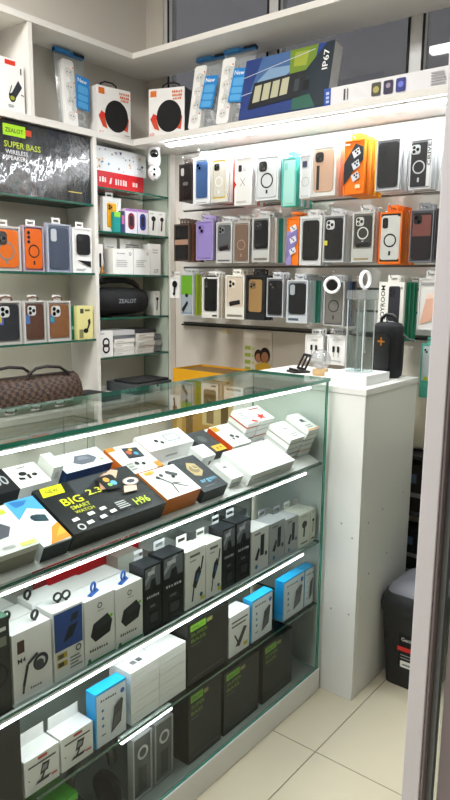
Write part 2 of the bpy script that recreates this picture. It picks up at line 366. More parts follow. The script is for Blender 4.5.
led(1.048, CY0+g+0.004, CX0+0.01, 1.73); led(Z1-0.0135, CY0+g+0.004, CX0+0.01, 1.72); led(Z2-0.0135, CY0+g+0.004, CX0+0.01, 1.72)

# ---------------- sliding door frame on the right
JX = 1.130
MAUVE = mat('mauve_shaded_alu', '8f8389', 0.45); DKM = mat('dark_seal', '26262a', 0.6)
dj = MB(); dj.box(JX, JX+0.045, 0.4095, 0.4435, 0, 2.4, ALU); dj.box(JX+0.046, JX+0.052, 0.4135, 0.4355, 0, 2.4, MAUVE)
dj.box(JX+0.004, JX+0.045, 0.4040, 0.4093, 0, 2.4, MAUVE)  # shaded side of the jamb, its shade put into the mauve colour
d1 = struct(dj.build('door_1', bevel=0.002))
MB().box(JX+0.05, 2.42, 0.4195, 0.4255, 0.05, 2.4, GLASS).build('door_glass', d1)
MB().box(JX+0.02, JX+0.035, 0.3925, 0.4035, 0, 2.4, mat('grey_gasket', '6e7274', 0.5)).build('gasket', d1)
d2 = struct(MB().box(JX+0.03, JX+0.085, 0.3475, 0.3855, 0, 2.4, MAUVE).build('door_2', bevel=0.002))
MB().box(JX+0.086, 2.42, 0.3635, 0.3695, 0.02, 2.38, GLASS).build('door_glass', d2)
struct(MB().box(JX-0.02, 2.42, 0.34, 0.46, 2.401, 2.47, ALU).build('trim_1'))

# ================================================================== GOODS: hanging phone case packs
LENS = mat('lens_black', '0a0b0d', 0.08, coat=1.0); LENSR = mat('lens_rim', 'b9bcc0', 0.2, 0.9)
def phone_case(parent, w, h, y, z0, col, cam='tri', ring=None, rough=0.45, camcol=None, t=0.007, dx=0.0, lean=0.0):
    """case seen from its back: rounded shell, camera island with lenses, magnet ring. lies on plane y, base at z0"""
    dk = lambda c: ''.join('%02x' % int(int(c[i:i+2], 16)*.68) for i in (0, 2, 4)) if isinstance(c, str) and max(int(c[i:i+2], 16) for i in (0, 2, 4)) < 0x60 else c
    col = dk(col); camcol = dk(camcol)
    M = Matrix.Translation((dx, y, z0)) @ Matrix.Rotation(lean, 4, 'Y') @ Matrix.Rotation(math.pi/2, 4, 'X')
    c = MB().prism(rr(-w/2, w/2, 0, h, w*0.15), 0, t, K(col, rough), M); o = c.build('phone_case', parent, bevel=0.0012)
    if cam:
        cc = K(camcol) if camcol else K(col, rough); m = MB(); s = w*0.46; x1 = w/2-0.08*w; x0 = -w/2+0.08*w; zt = h-0.05*h
        if cam in ('tri', 'quad'):
            m.prism(rr(x0, x0+s, zt-s, zt, s*0.28), t, t+0.0016, cc, M)
            P = [(.3, .28), (.3, .72), (.72, .5)] if cam == 'tri' else [(.28, .28), (.28, .72), (.72, .28), (.72, .72)]
            for a, b in P:
                for r, hh, q in ((.2, .0024, LENSR), (.165, .0028, LENS)): m.lathe([(s*r, t), (s*r, t+hh)], q, 12, M @ Matrix.Translation((x0+s*a, zt-s+s*b, 0)))
        elif cam == 'dual':
            m.prism(rr(x0, x0+s*.9, zt-s*.95, zt, s*0.28), t, t+0.0016, cc, M)
            for a, b in ((.3, .7), (.62, .3)): m.lathe([(s*.2, t), (s*.2, t+.0026)], LENS, 12, M @ Matrix.Translation((x0+s*.9*a, zt-s*.95+s*.95*b, 0)))
        elif cam == 'bar':          # column of lenses
            for b in (0, .42, .84):
                for r, hh, q in ((.2, .0022, LENSR), (.16, .0026, LENS)): m.lathe([(s*r, t), (s*r, t+hh)], q, 12, M @ Matrix.Translation((x0+s*.25, zt-s*.22-s*b*1.15, 0)))
        elif cam == 'pad':          # bare oblong cut-out
            m.prism(rr(x0, x0+s*.62, zt-s*1.1, zt, s*0.2), t, t+0.0012, cc, M)
        m.build('camera_island', o)
    if ring:
        R = w*0.33; n = 28; zc = h*0.44; P = [(R*math.cos(2*math.pi*k/n), zc+R*math.sin(2*math.pi*k/n)) for k in range(n)]; Q = [(x*.8, zc+(y_-zc)*.8) for x, y_ in P]
        V = [(a, b, t+.0008) for a, b in P]+[(a, b, t+.0008) for a, b in Q]
        MB().add(V, [(k, (k+1) % n, n+(k+1) % n, n+k) for k in range(n)], ring, M).add([(-w*.05, h*.1, t+.0008), (w*.05, h*.1, t+.0008), (w*.05, h*.2, t+.0008), (-w*.05, h*.2, t+.0008)], [(0, 1, 2, 3)], ring, M).build('magnet_ring', o)
    return o
def tab_mesh(w, h, d, m):       # hang tab with a slot, stands on top of the pack
    tw, th = min(0.042, w*.5), 0.024; y = d/2-0.0012; b = MB()
    b.box(-tw/2, -0.013, y-.0006, y+.0006, h, h+th, m).box(0.013, tw/2, y-.0006, y+.0006, h, h+th, m).box(-0.013, 0.013, y-.0006, y+.0006, h, h+0.007, m).box(-0.013, 0.013, y-.0006, y+.0006, h+0.016, h+th, m)
    return b
def case_pack(name, w, h, d, loc, rot, border, inner, case=None, label='', cat='phone case', group=None, pr=(), bw=0.06, film=True, tabm=None, side=None, low=0.0, rod=None, top=None):
    """window carton with a phone case behind clear film. border = card colour, inner = inside colour; low = share of printed foot"""
    e = empty(name, loc, rot); tag(e, label, cat, group)
    b = MB(); bt = bw*w; y0 = -d/2; K_ = K(border); Ks = K(side) if side else K_
    b.box(-w/2, w/2, y0+.004, d/2, 0, h, Ks)
    b.box(-w/2, -w/2+bt, y0, y0+.004, 0, h, K_).box(w/2-bt, w/2, y0, y0+.004, 0, h, K_)
    b.box(-w/2+bt, w/2-bt, y0, y0+.004, 0, bt*.8+low*h, K_).box(-w/2+bt, w/2-bt, y0, y0+.004, h-bt, h, K_)
    b.add([(-w/2+bt, y0+.0038, bt*.8+low*h), (w/2-bt, y0+.0038, bt*.8+low*h), (w/2-bt, y0+.0038, h-bt), (-w/2+bt, y0+.0038, h-bt)], [(0, 1, 2, 3)], inner)
    if pr: prints(b, 'front', w, d, h, pr)
    b.build('carton', e)
    if case:
        c = dict(case); cw = c.pop('w', w-2*bt-0.006); z0 = bt*.8+low*h+0.006; ch = c.pop('h', h-bt-z0-0.006); t = c.pop('t', 0.0034)
        phone_case(e, cw, ch, y0+.0037, z0, t=t, **c)
    if rod:      # boxed accessory drawn below the case: dark cylinder
        M = Matrix.Translation((0, y0+.001, low*h+bt+0.016)) @ Matrix.Rotation(math.radians(80), 4, 'Y')
        MB().lathe([(.0085, -w*.28), (.0095, -w*.26), (.0095, w*.26), (.0085, w*.28)], rod, 14, M, 1, .3).build('charm_cylinder', e, 40)
    if film: MB().add([(-w/2+.002, y0-.003, .002), (w/2-.002, y0-.003, .002), (w/2-.002, y0-.003, h-.002), (-w/2+.002, y0-.003, h-.002)], [(0, 1, 2, 3)], FILM).build('window_film', e)
    tab_mesh(w, h, d, tabm or K_).build('hang_tab', e)
    return e
HOOKM = {}
def hook(y, z, x_end, where):
    """chrome wire peg with an upturned tip, plugged into the slat wall at height z"""
    L = 2.4195-x_end; k = round(L, 3); e = empty('display_hook', (2.4195, y, z)); tag(e, 'chrome wire peg '+where, 'hook', 'wire pegs on the slat wall')
    MB().tube([(0.0, 0, 0), (-L+.012, 0, 0), (-L+.003, 0, .003), (-L-.004, 0, .012)], .0021, STEEL, 6).build('wire', e, 60)
    MB().box(-.0035, 0.0, -.012, .012, -.016, .008, STEEL).build('mount_plate', e)
BACKM = {}
ORD = ['first', 'second', 'third', 'fourth', 'fifth', 'sixth', 'seventh', 'eighth', 'ninth', 'tenth', 'eleventh', 'twelfth']
def short(l, n):
    w = l.split(',')[0].split()[:n]
    while w[-1] in ('a', 'the', 'with', 'on', 'in', 'and', 'of', 'its', 'behind', 'above', 'below', 'by'): w.pop()
    return ' '.join(w)
def stack(xs, y0, y1, n, spec, label, row, back=None, backlab=None, xf=2.215, gap=0.021, kind='window', hookit=True, shift=0.0):
    """front pack given by its pixel rectangle on the plane x=xf; n packs hang behind it on the same peg"""
    ym = (y0+y1)/2; A = hit(xs[0], ym, 0, xf); B = hit(xs[1], ym, 0, xf); w = A.y-B.y
    xm = (xs[0]+xs[1])/2; z1 = hit(xm, y0, 0, xf).z; z0 = hit(xm, y1, 0, xf).z; h = z1-z0; yc = (A.y+B.y)/2; d = 0.016
    rot = (0, 0, -math.pi/2+random.uniform(-.03, .03))
    s = dict(spec)
    case_pack('phone_case_pack', w, h, d, (xf+d/2, yc, z0), rot, label=label, group=None, **s)
    bc = back or [s['border']]
    for i in range(n):
        c = bc[i % len(bc)]; key = (round(w, 3), round(h, 3), str(c))
        if key not in BACKM:
            mb = MB(); mb.box(-w/2, w/2, -d/2, d/2, 0, h, K(c)); t = tab_mesh(w, h, d, K(s['border'])); mb.add(t.v, t.f, t.ms[0]); o = mb.build('phone_case_pack'); BACKM[key] = o
        else:
            o = BACKM[key].copy(); COL.objects.link(o)
        x = xf+d/2+gap*(i+1)
        place(o, (x, yc-shift*(i+1)+random.uniform(-.003, .003), z0+random.uniform(-.002, .001)), (0, 0, -math.pi/2+random.uniform(-.02, .02)))
        tag(o, ORD[i+1]+' pack back on the peg of the '+short(label, 7), 'phone case', 'packs behind the '+short(label, 7))
    if hookit: hook(yc, z0+h+0.0125, xf-0.014, row)
T1, T2, T3 = 'top peg row', 'middle peg row', 'bottom peg row'
def magp(col='2b2c2f', u=.5, v=.45): return []
CL = 'dfe3e4'
# ---- top row
stack((179, 192), 164, 201, 3, dict(border='3a302c', inner='241c1a', case=dict(col='2a201e', cam='pad', camcol='b9b4ae'), bw=.05, pr=[('rr', '6d6a68', .3, .42, .7, .52, .1)]), 'dark brown case pack with oval window, '+T1+' by the corner post', 'above the dark brown pack in the top row', ['5c5450'])
stack((193, 210), 157, 204, 4, dict(border='eceeee', inner='c9d2da', case=dict(col='3f5f8e', cam='dual', camcol='33507c', w=.062), bw=.12, low=.05, pr=lines(GREY, .2, .02, .8, .05, 1)), 'cobalt blue phone case in white window pack, '+T1, 'above the cobalt blue pack in the top row', ['f0f0ee'])
stack((211, 227), 158, 202, 4, dict(border='dcdad2', inner='e3c53a', case=dict(col='d8d4c6', cam='tri', camcol='4a4a4a', ring='f4f4f2', w=.06), bw=.1, low=.04), 'beige magnetic case on yellow card, '+T1, 'above the yellow carded pack in the top row', ['f2f2f0', 'c8372c'])
stack((234.6, 251.7), 157, 205, 4, dict(border='f3f2ef', inner='eceae6', case=None, pr=[('rr', INK, .22, .70, .42, .84, .06), ('rr', 'd9d6d0', .5, .70, .7, .84, .06), ('p', 'd4322a', [(.0, .36), (.12, .44), (.0, .52)]), ('l', GREY, (.35, .4), (.62, .56), .03), ('l', GREY, (.35, .56), (.62, .4), .03), ('r', 'c9c6c0', .1, .06, .7, .09)]), 'plain white carton with a red arrow on its edge, '+T1, 'above the red arrow carton in the top row', ['f4f3f0', 'd98a80'])
stack((256, 278), 156, 200, 5, dict(border='e6e8e8', inner='cfd4d6', case=dict(col='d5d9da', cam='dual', camcol='2b2d30', ring='1d1e20'), bw=.05, pr=[]), 'clear case with black magnet ring, '+T1, 'above the clear ringed pack in the top row', ['9296a8', 'e4e6e8', 'd8cf6a'])
stack((282, 296), 158, 206, 5, dict(border='54c8b6', inner='bfe6df', case=dict(col='a9dcd2', cam='pad', camcol='7fbdb2'), bw=.06), 'turquoise edged clear case pack, '+T1, 'above the turquoise pack in the top row', ['58cdbb', 'd9eeec', '5cc9b8', 'e8eeee'])
stack((300, 311), 155, 198, 3, dict(border='ededeb', inner='dcdfe0', case=None, pr=[('r', '2d3550', .2, .72, .62, .86), ('o', 'b9bdc2', .5, .38, .36, .30), ('r', 'c9ccd0', .1, .04, .8, .07)]), 'white carton with a navy square and grey ring print, '+T1, 'above the navy square carton in the top row', ['efefed', 'f4f4f2'])
stack((311.5, 335.5), 146, 196, 4, dict(border='d8d7d3', inner='e8e6e2', case=dict(col='c9a58c', cam='dual', camcol='1f2022'), bw=.07, low=.02, pr=[('r', '2a2a2c', .22, .13, .34, .62)]), 'rose beige phone case in a clear box, '+T1, 'above the rose beige pack in the top row', ['ecd9d0', 'e9a48c', 'f0eeec'])
ORG = 'ee7a12'
three = [('p', '24262b', [(0, .16), (.55, .46), (.95, .62), (.95, .86), (.55, .93), (0, .58)])]
for a, b in ((.46, .80), (.46, .58), (.46, .36)): three += [('p', 'c9ccd0', [(a-.08, b-.02), (a+.26, b+.06), (a+.36, b-.06), (a+.04, b-.14)]), ('e', '15161a', a+.1, b-.015, .05), ('e', '15161a', a+.2, b-.05, .05), ('e', '15161a', a+.22, b+.01, .045)]
three += [('r', 'f6d9b0', .08, .9, .3, .94), ('r', 'f6d9b0', .62, .1, .86, .17)]
stack((344, 364), 140, 194, 6, dict(border=ORG, inner=ORG, case=None, bw=.05, film=False, pr=three), 'orange carton printed with three slanted phones, '+T1, 'above the orange three phone carton in the top row', [ORG, 'f6a21c', ORG, 'f2bf2a'])
stack((376, 400), 139, 190, 5, dict(border='d2d4d6', inner='9fa2a6', case=dict(col='303136', cam='pad', camcol='26272b'), bw=.04), 'charcoal phone case in a wrinkled clear pouch, '+T1, 'above the charcoal pouch in the top row', ['d9dbdd', 'f1f1f0', 'c9cbcd'])
stack((409.7, 431.7), 139, 189, 6, dict(border='d9dbdd', inner='a9adb1', case=dict(col='3a3c40', cam='tri', camcol='cfd2d5', ring='c9ccd0', w=.066, dx=-.006), bw=.05, pr=[('r', 'e8eaec', .78, .05, .94, .95), ('t', '3a3a3c', 'CRIVE', .94, .46, .07, .46, 90)]), 'silver magnetic case pack with vertical lettering, '+T1, 'above the silver lettered pack in the top row', ['e4e5e6', 'b9bbbd', 'efefef', '77797c'])
stack((442, 458), 138, 188, 3, dict(border='e2e3e4', inner='b9bcc0', case=dict(col='2c2d30', cam='tri', camcol='1c1d20'), bw=.05), 'black case pack behind the door frame, '+T1, 'behind the door frame in the top row', ['e4e5e6'])
# ---- middle row
stack((174, 189), 224, 261, 4, dict(border='5b4a40', inner='2b2422', case=dict(col='211f20', cam='pad', camcol='3a3432'), bw=.06, pr=[('r', 'b08a74', .06, .44, .94, .58)]), 'black case pack with a copper belly band, '+T2+' by the corner post', 'above the copper banded pack in the middle row', ['8a5a44', '6e4434', 'a06a50', '4a302a'])
stack((196, 212.5), 221, 260, 3, dict(border='b4a6d6', inner='9a88c8', case=dict(col='9c8acb', cam='dual', camcol='8a78b8'), bw=.04), 'lilac phone case in a clear pack, '+T2, 'above the lilac pack in the middle row', ['5a5c60', 'c9c4dc'])
rodp = dict(bw=.07, low=.24)
stack((216, 232), 222, 263, 3, dict(border='cfd0cf', inner='b9bbba', case=dict(col='5a5c60', cam='tri', camcol='7a7c80'), rod='202124', pr=[('r', '6a6c6e', .12, .04, .88, .08)], **rodp), 'slate grey case pack with a dark cylinder below it, '+T2, 'above the slate grey cylinder pack in the middle row', ['d9dad8', '3a3b3d'])
stack((233.5, 249), 222, 263, 3, dict(border='b9b6b0', inner='a09488', case=dict(col='7b6354', cam=None, ring='a98f7c'), bw=.06), 'taupe brown case with a faint ring, '+T2, 'above the taupe pack in the middle row', ['c9c5be', '9a9690'])
stack((252, 269.5), 217, 262, 5, dict(border='c9cac8', inner='8f9190', case=dict(col='26282b', cam='tri', camcol='4a4c50'), rod='17181a', pr=[('r', '77706a', .12, .04, .88, .09)], **rodp), 'black case pack with a black cylinder below it, '+T2+' beside the turquoise edges', 'above the black cylinder pack in the middle row', ['f2f2f0', 'ecebe8', '2fa89a', '34b0a2'])
lav = [('r', '9489c0', 0, .0, .42, .72), ('p', '7d73ad', [(0, .1), (.9, .5), (.9, .8), (0, .6)])]
for a, b in ((.34, .82), (.34, .58), (.34, .34)): lav += [('p', 'd9dade', [(a-.1, b-.02), (a+.38, b+.05), (a+.5, b-.06), (a+.02, b-.13)]), ('e', '15161a', a+.12, b-.02, .06), ('e', '15161a', a+.26, b-.05, .06)]
stack((286.7, 298.5), 218, 265, 3, dict(border='f07c1a', inner='f07c1a', case=None, film=False, pr=lav), 'orange and lavender carton with slanted phones, '+T2, 'above the lavender carton in the middle row', ['f4902a', 'ef7414'])
stack((299.5, 321.5), 216, 265, 3, dict(border='d8d9d8', inner='d2d4d5', case=dict(col='1e1f22', cam='pad', camcol='17181a'), bw=.1, low=.02), 'black phone case in a pale window carton, '+T2, 'above the pale window carton in the middle row', ['e6e6e4'])
stack((323, 344), 215, 262, 4, dict(border='c9cbcc', inner='8a8d90', case=dict(col='232427', cam='tri', camcol='d2d4d6'), bw=.05, pr=[('r', 'ddd24a', .06, .36, .22, .46)]), 'black case with silver camera ring and a yellow sticker, '+T2, 'above the yellow stickered pack in the middle row', ['efefed', 'dfe0de', 'f4f4f2'])
stack((352, 373.5), 212, 262, 4, dict(border='c2c3bf', inner='8c8b84', case=dict(col='55544e', cam='tri', camcol='cfcfca', ring='d9d9d4'), rod='1b1c1e', pr=[('r', 'a08c6a', .14, .04, .8, .08)], **rodp), 'olive grey magnetic case pack with a cylinder, '+T2+' beside the orange carton', 'above the olive grey pack in the middle row', ['e9e9e6', 'a9a9a4', 'efe9e4'])
stack((379, 401), 212, 264, 5, dict(border='ea6f14', inner='3a3028', case=dict(col='cfd0cc', cam='pad', camcol='2b2a28', ring='1b1b1b', w=.07), bw=.07, low=.02, pr=[('e', '2b2b2b', .86, .93, .05)]), 'orange framed window carton with white magnetic case, '+T2, 'above the orange framed carton in the middle row', ['f07a10', 'f5891e', 'ee7210'])
stack((410, 432.5), 210, 262, 3, dict(border='8c8e92', inner='5a5c62', case=dict(col='3d3438', cam='dual', camcol='2a2628'), bw=.03, pr=[('r', '7b4a44', .1, .5, .9, .9)]), 'smoky translucent case with a red tint, '+T2, 'above the smoky translucent pack in the middle row', ['9fa1a5', '6f7176'])
stack((434.5, 452), 208, 260, 3, dict(border='5a5c62', inner='3a3b40', case=dict(col='2b2c31', cam='dual', camcol='1f2024'), bw=.03), 'dark case pack tucked against the door frame, '+T2, 'at the door frame in the middle row', ['6a6c70'])
# ---- bottom row
stack((170, 179.5), 277, 298, 0, dict(border='f1f1ef', inner='f1f1ef', case=None, film=False, pr=[('e', INK, .5, .66, .26), ('l', INK, (.5, .6), (.42, .16), .16), ('e', INK, .42, .2, .12)]), 'small white earbud carton, '+T3+' by the corner post', 'above the small earbud carton in the bottom row', xf=2.235)
stack((180.5, 193), 274, 315, 2, dict(border='c8ccd0', inner='8ea6bd', case=dict(col='a9b4c0', cam=None), bw=.07, pr=[('r', '6fae2c', .06, .5, .94, .96), ('p', '1e2022', [(.1, .14), (.55, .36), (.62, .28), (.24, .06)]), ('e', '2a2b2e', .5, .48, .12)]), 'green topped watch strap pack, '+T3, 'above the green topped pack in the bottom row', ['a9c93a', 'b8d24a'])
stack((202, 218.6), 277, 318, 3, dict(border='ecebe6', inner='d9d7d2', case=dict(col='17181b', cam='bar', h=.15, w=.068), bw=.08, low=.1, pr=[('r', '2a2b2d', .62, .04, .9, .08)]), 'black silicone case on a cream card, '+T3, 'above the black silicone card in the bottom row', ['e9dcc6', 'efe6d6', 'd98a3a'])
stack((225.5, 244), 275, 319, 2, dict(border='efece3', inner='e4ddd0', case=dict(col='d9c9b6', cam='tri', camcol='e8dccb'), rod='1b1b1d', pr=[('r', '8a8378', .1, .05, .9, .1)], **rodp), 'cream carton with sand case above a black cylinder, '+T3, 'above the cream sand carton in the bottom row', ['e6e2d6', 'cfc9ba'])
stack((245.5, 265), 275, 320, 2, dict(border='26282a', inner='1d1e20', case=dict(col='a58355', cam='tri', camcol='8a6c44', w=.066, h=.13), bw=.1, low=.1, pr=[]), 'gold phone case in a black frame pack, '+T3, 'above the gold pack in the bottom row', ['3a3c3e', '2a2c2e'])
stack((266.6, 283), 278, 317, 3, dict(border='c9cdd2', inner='7c8086', case=dict(col='1c1e23', cam='dual', camcol='14161a'), bw=.04), 'black case in a slim clear pack, '+T3, 'above the slim black pack in the bottom row', ['d3d6da', '5a5e66'])
stack((286.5, 307.5), 280, 323, 5, dict(border='cdd3d8', inner='a9b3bd', case=dict(col='1b2026', cam='pad', camcol='aeb7c0'), bw=.06, low=.14, pr=[('r', '4a5a68', .1, .05, .6, .11)]), 'black case in a pale blue clear pack, '+T3, 'above the pale blue pack in the bottom row', ['d9dee2', 'bcd8d0', '2f8f78', '49a58e'])
stack((323.5, 344), 281, 326, 4, dict(border='b9bbba', inner='6d6c69', case=dict(col='77756f', cam=None, ring='3d3c3a'), bw=.06), 'smoke grey magnetic case pack behind the ring light clip, '+T3, 'behind the ring light in the bottom row', ['8c8e92', '4a6fae', '26282c'])
jr = [('r', 'f4f4ee', 0, 0, 1, 1), ('t', INK, 'JOYROOM', .31, .36, .10, .58, 90), ('rr', '33343c', .4, .34, .86, .93, .08), ('rr', '24252b', .44, .74, .66, .9, .04), ('e', '0e0f12', .5, .86, .04), ('e', '0e0f12', .6, .82, .04), ('e', '0e0f12', .5, .78, .04), ('o', '1b1b1e', .55, .38, .2, .15), ('r', '9a9a96', .88, .88, .94, .92)]
stack((378, 403), 282, 341, 5, dict(border='f4f4ee', inner='f4f4ee', case=None, film=False, pr=jr), 'white case carton with vertical brand lettering and green sides, '+T3, 'above the tall lettered carton in the bottom row', ['0f7a58', '15916a', '0c6a4c', '1aa077'])
stack((418, 438), 278, 330, 2, dict(border='dcdcda', inner='e4e4e2', case=None, film=False, pr=[('p', 'e2b39c', [(.12, .1), (.72, .18), (.98, .62), (.4, .6)]), ('p', 'f0d5c6', [(.4, .6), (.98, .62), (.92, .72), (.46, .7)])]+lines('77787a', .1, .86, .9, .93, 2)), 'pale grey carton picturing a peach card wallet, '+T3, 'above the peach wallet carton in the bottom row', ['e6e6e4'])
stack((420, 435), 344, 398, 1, dict(border='62c9b4', inner='d5e9e6', case=dict(col='d3dfe2', cam='dual', camcol='c4d2d6'), bw=.08, low=.3, pr=[('e', 'c8d23a', .4, .36, .14)]), 'mint green case pack hanging low beside the cabinet', 'above the mint pack by the cabinet', ['4fb8a4'], xf=2.29)
# white cable cartons under the bottom row
cab = [('r', INK, .30, .42, .42, .62), ('r', INK, .36, .26, .38, .42), ('r', INK, .56, .42, .68, .62), ('r', INK, .62, .26, .64, .42), ('r', 'b9b9b6', .2, .12, .8, .15), ('rr', 'd4d4d0', .3, .8, .7, .86, .05)]
stack((305, 323), 335, 361, 2, dict(border='f2f2f0', inner='f2f2f0', case=None, film=False, pr=cab), 'white cable carton with two black plugs, hanging beside the poster', 'above the cable carton beside the poster', ['efefed'], xf=2.27)
stack((327, 345), 335, 365, 2, dict(border='f2f2f0', inner='f2f2f0', case=None, film=False, pr=cab), 'white plug carton partly behind the acrylic stand, with two black plugs', 'above the cable carton behind the acrylic stand', ['efefed'], xf=2.27)

# ================================================================== GOODS: left shelving unit
GLOSSW = glass('shrink_wrap', 'ffffff', 0.12, 1.45, 1.6)
def pxbox(x0, x1, ybot, ytop, yf):
    """front rectangle on plane Y=yf from pixels: returns centre X, width, height-top z"""
    ym = (ybot+ytop)/2; a = hit(x0, ym, 1, yf).x; b = hit(x1, ym, 1, yf).x; zt = hit((x0+x1)/2, ytop, 1, yf).z
    return (a+b)/2, b-a, zt
def standing(name, x0, x1, ybot, ytop, yf, z0, d, col, label, cat='box', group=None, **kw):
    xc, w_, zt = pxbox(x0, x1, ybot, ytop, yf); return carton(name, w_, d, zt-z0, col, (xc, yf+d/2, z0), label=label, cat=cat, group=group, **kw), (xc, w_, zt-z0)
# wrapped black speaker carton
WRAP = mat('wrinkled_black_wrap', '0e0f10', 0.25, coat=0.7, bump=0.35, bscale=6, stretch=(2.2, 1, 1.1))
o = carton('speaker_carton', 0.49, 0.165, 0.262, WRAP, (1.684, 2.262+0.0825, 1.6755), label='big black shrink-wrapped speaker carton reading SUPER BASS', cat='box', bevel=0,
    front=[('p', 'a6d826', [(.16, .80), (.36, .80), (.36, .955), (.16, .955)]), ('t', '31400c', 'ZEALOT', .18, .845, .06, .16), ('r', 'c4452a', .36, .835, .415, .92),
           ('t', 'b6c832', 'SUPER BASS', .165, .64, .085, .33), ('t', 'd7d8da', 'WIRELESS', .175, .55, .06, .2), ('t', 'eceded', 'SPEAKER', .175, .47, .06, .18), ('r', 'b7a84a', .76, .14, .9, .155)])
# top tier, left compartment
spk = [('r', 'd8402e', .62, .88, .84, .97)]
sp_front = [('r', 'd23a2a', .5, .88, .78, .97), ('p', '2f3338', [(.62, .30), (.72, .22), (.94, .5), (.84, .62)]), ('e', '24272b', .67, .27, .09, .1), ('e', '9da52f', .67, .26, .06, .05), ('l', INK, (.58, .3), (.66, .5), .02), ('l', INK, (.9, .36), (.98, .34), .02), ('r', INK, .90, .74, .93, .86)]+lines(GREY, .55, .08, .72, .14, 2)
standing('speaker_box', -14, 24, 112, 57, 2.262, ZB+.0005, 0.12, 'ecebe8', 'white box picturing a small dark bluetooth speaker, left of the upper divider', front=sp_front)
def power_pack(px, label, loc, rotz, lean):
    """power strip in a clear bag with a blue header and blue label"""
    e = empty('power_strip_pack', loc, (lean, 0, rotz)); tag(e, label, 'power strip')
    h = 0.305; b = MB(); P = rr(-.031, .031, .008, h-.03, .012); M = Matrix.Translation((-.032, -.012, 0)) @ Matrix.Rotation(math.pi/2, 4, 'X'); b.prism(P, -.012, .016, 'f0efec', M)
    s = b.build('power_strip', e, bevel=.002)
    for i in range(4):
        z = .05+i*.058; q = MB(); q.lathe([(.019, 0), (.019, .0008)], 'dcdad6', 18, M @ Matrix.Translation((0, z, .0161)))
        for dx in (-.007, .007): q.lathe([(.0026, 0), (.0026, .0012)], BLK, 8, M @ Matrix.Translation((dx, z, .0163)))
        q.build('socket', s); MB().lathe([(.0035, 0), (.0035, .002)], 'e0692c', 8, M @ Matrix.Translation((.024, z+.02, .0161))).build('indicator', s)
    c = MB(); pts = []
    for k in range(60): a = k/60*math.pi*8; pts.append((.036+.018*math.cos(a), -.006+.004*math.sin(a*.5), .03+k*.0022+.01*math.sin(a)))
    c.tube(pts, .0035, 'c4c6c6', 6).build('cable', e, 60)
    l = carton('x', .068, .001, .135, '2a86cf', (0, 0, 0), build=False, front=[('t', 'f4f8fb', 'New', .1, .80, .13, .7), ('rr', '5aa9e0', .12, .48, .88, .72, .1), ('rr', '5aa9e0', .12, .26, .88, .44, .1), ('rr', '5aa9e0', .12, .04, .88, .22, .1)])
    lo = l.build('label_card', e); lo.location = (.024, -.034, .085); lo.rotation_euler = (0, math.radians(6), 0)
    hd = MB().box(-.076, .076, -.010, .010, h, h+.012, '2d7cc0').box(-.076, .0, -.0105, .0105, h+.002, h+.016, '4597d8').box(.02, .076, -.0105, .0105, h+.003, h+.015, '1a2a38').build('header_clip', e)
    V = []; F = []; n = 9     # pillow bag
    for sgn in (-1, 1):
        for i in range(n):
            for j in range(n):
                u = i/(n-1)*2-1; v = j/(n-1)*2-1; t = (1-abs(u)**3)*(1-abs(v)**4)*(.031+.003*math.sin(7*u+5*v)); V.append((u*.0775, sgn*t, h/2*(v+1)))
        o0 = 0 if sgn < 0 else n*n
        for i in range(n-1):
            for j in range(n-1): q = (o0+i*n+j, o0+(i+1)*n+j, o0+(i+1)*n+j+1, o0+i*n+j+1); F.append(q if sgn < 0 else q[::-1])
    MB().add(V, F, BAGF).build('plastic_bag', e, 80)
    return e
power_pack(0, 'bagged power strip with blue label, beside the upper divider', (hit(74, 90, 1, 2.35).x, 2.35, ZB+.004), 0, -.10)
def round_speaker(name, loc, rotz, label, w=.17, h=.205, d=.09):
    e = empty(name, loc, (0, 0, rotz)); tag(e, label, 'box', 'boxed round speakers')
    spl = [('p', 'd2502e', [(.04, .40), (.14, .52), (.22, .40), (.30, .16), (.16, .2), (.1, .3)]), ('e', 'd83a2c', .16, .42, .085), ('p', 'd2502e', [(.72, .2), (.9, .16), (.94, .42), (.86, .5)]), ('r', 'e0762e', .05, .84, .22, .96), *strokes('d9692e', .66, .89, .05, .3, 6), *strokes('d9692e', .67, .82, .045, .28, 5), *strokes('d9692e', .69, .755, .04, .24, 5), ('t', 'd2432e', 'K12', .05, .05, .06, .12), ('r', '8a8a88', .78, .07, .94, .085)]
    carton('carton', w, d, h, 'efedea', (0, 0, 0), front=spl, right=[('r', '55585c', .04, .0, .96, 1.0)], faces={'r': '6a6c6e'}, build=False).build('carton', e)  # right side coloured grey for the shade in the gap between boxes
    M = Matrix.Translation((.012, -d/2-.0005, h*.44)) @ Matrix.Rotation(math.pi/2, 4, 'X')
    MB().lathe([(w*.345, 0), (w*.345, .0005)], mat('black_cloth', '141415', .85, bump=.1, bscale=300), 40, M, 1, 1.12).build('speaker_picture', e)
    MB().tube([(-.04, 0, h), (-.038, 0, h+.022), (-.018, 0, h+.032), (.02, 0, h+.032), (.04, 0, h+.022), (.042, 0, h)], .0035, BLK, 6).build('carry_strap', e, 60)
    return e
round_speaker('speaker_box', (hit(119, 108, 1, 2.275).x, 2.342, ZB+.0005), math.radians(-10), 'white box with round black speaker picture beside the bagged power strip')
round_speaker('speaker_box', (2.275, hit(163, 108, 0, 2.225).y, ZB+.0005), math.radians(-72), 'white box with round black speaker picture on the board over the hooks')
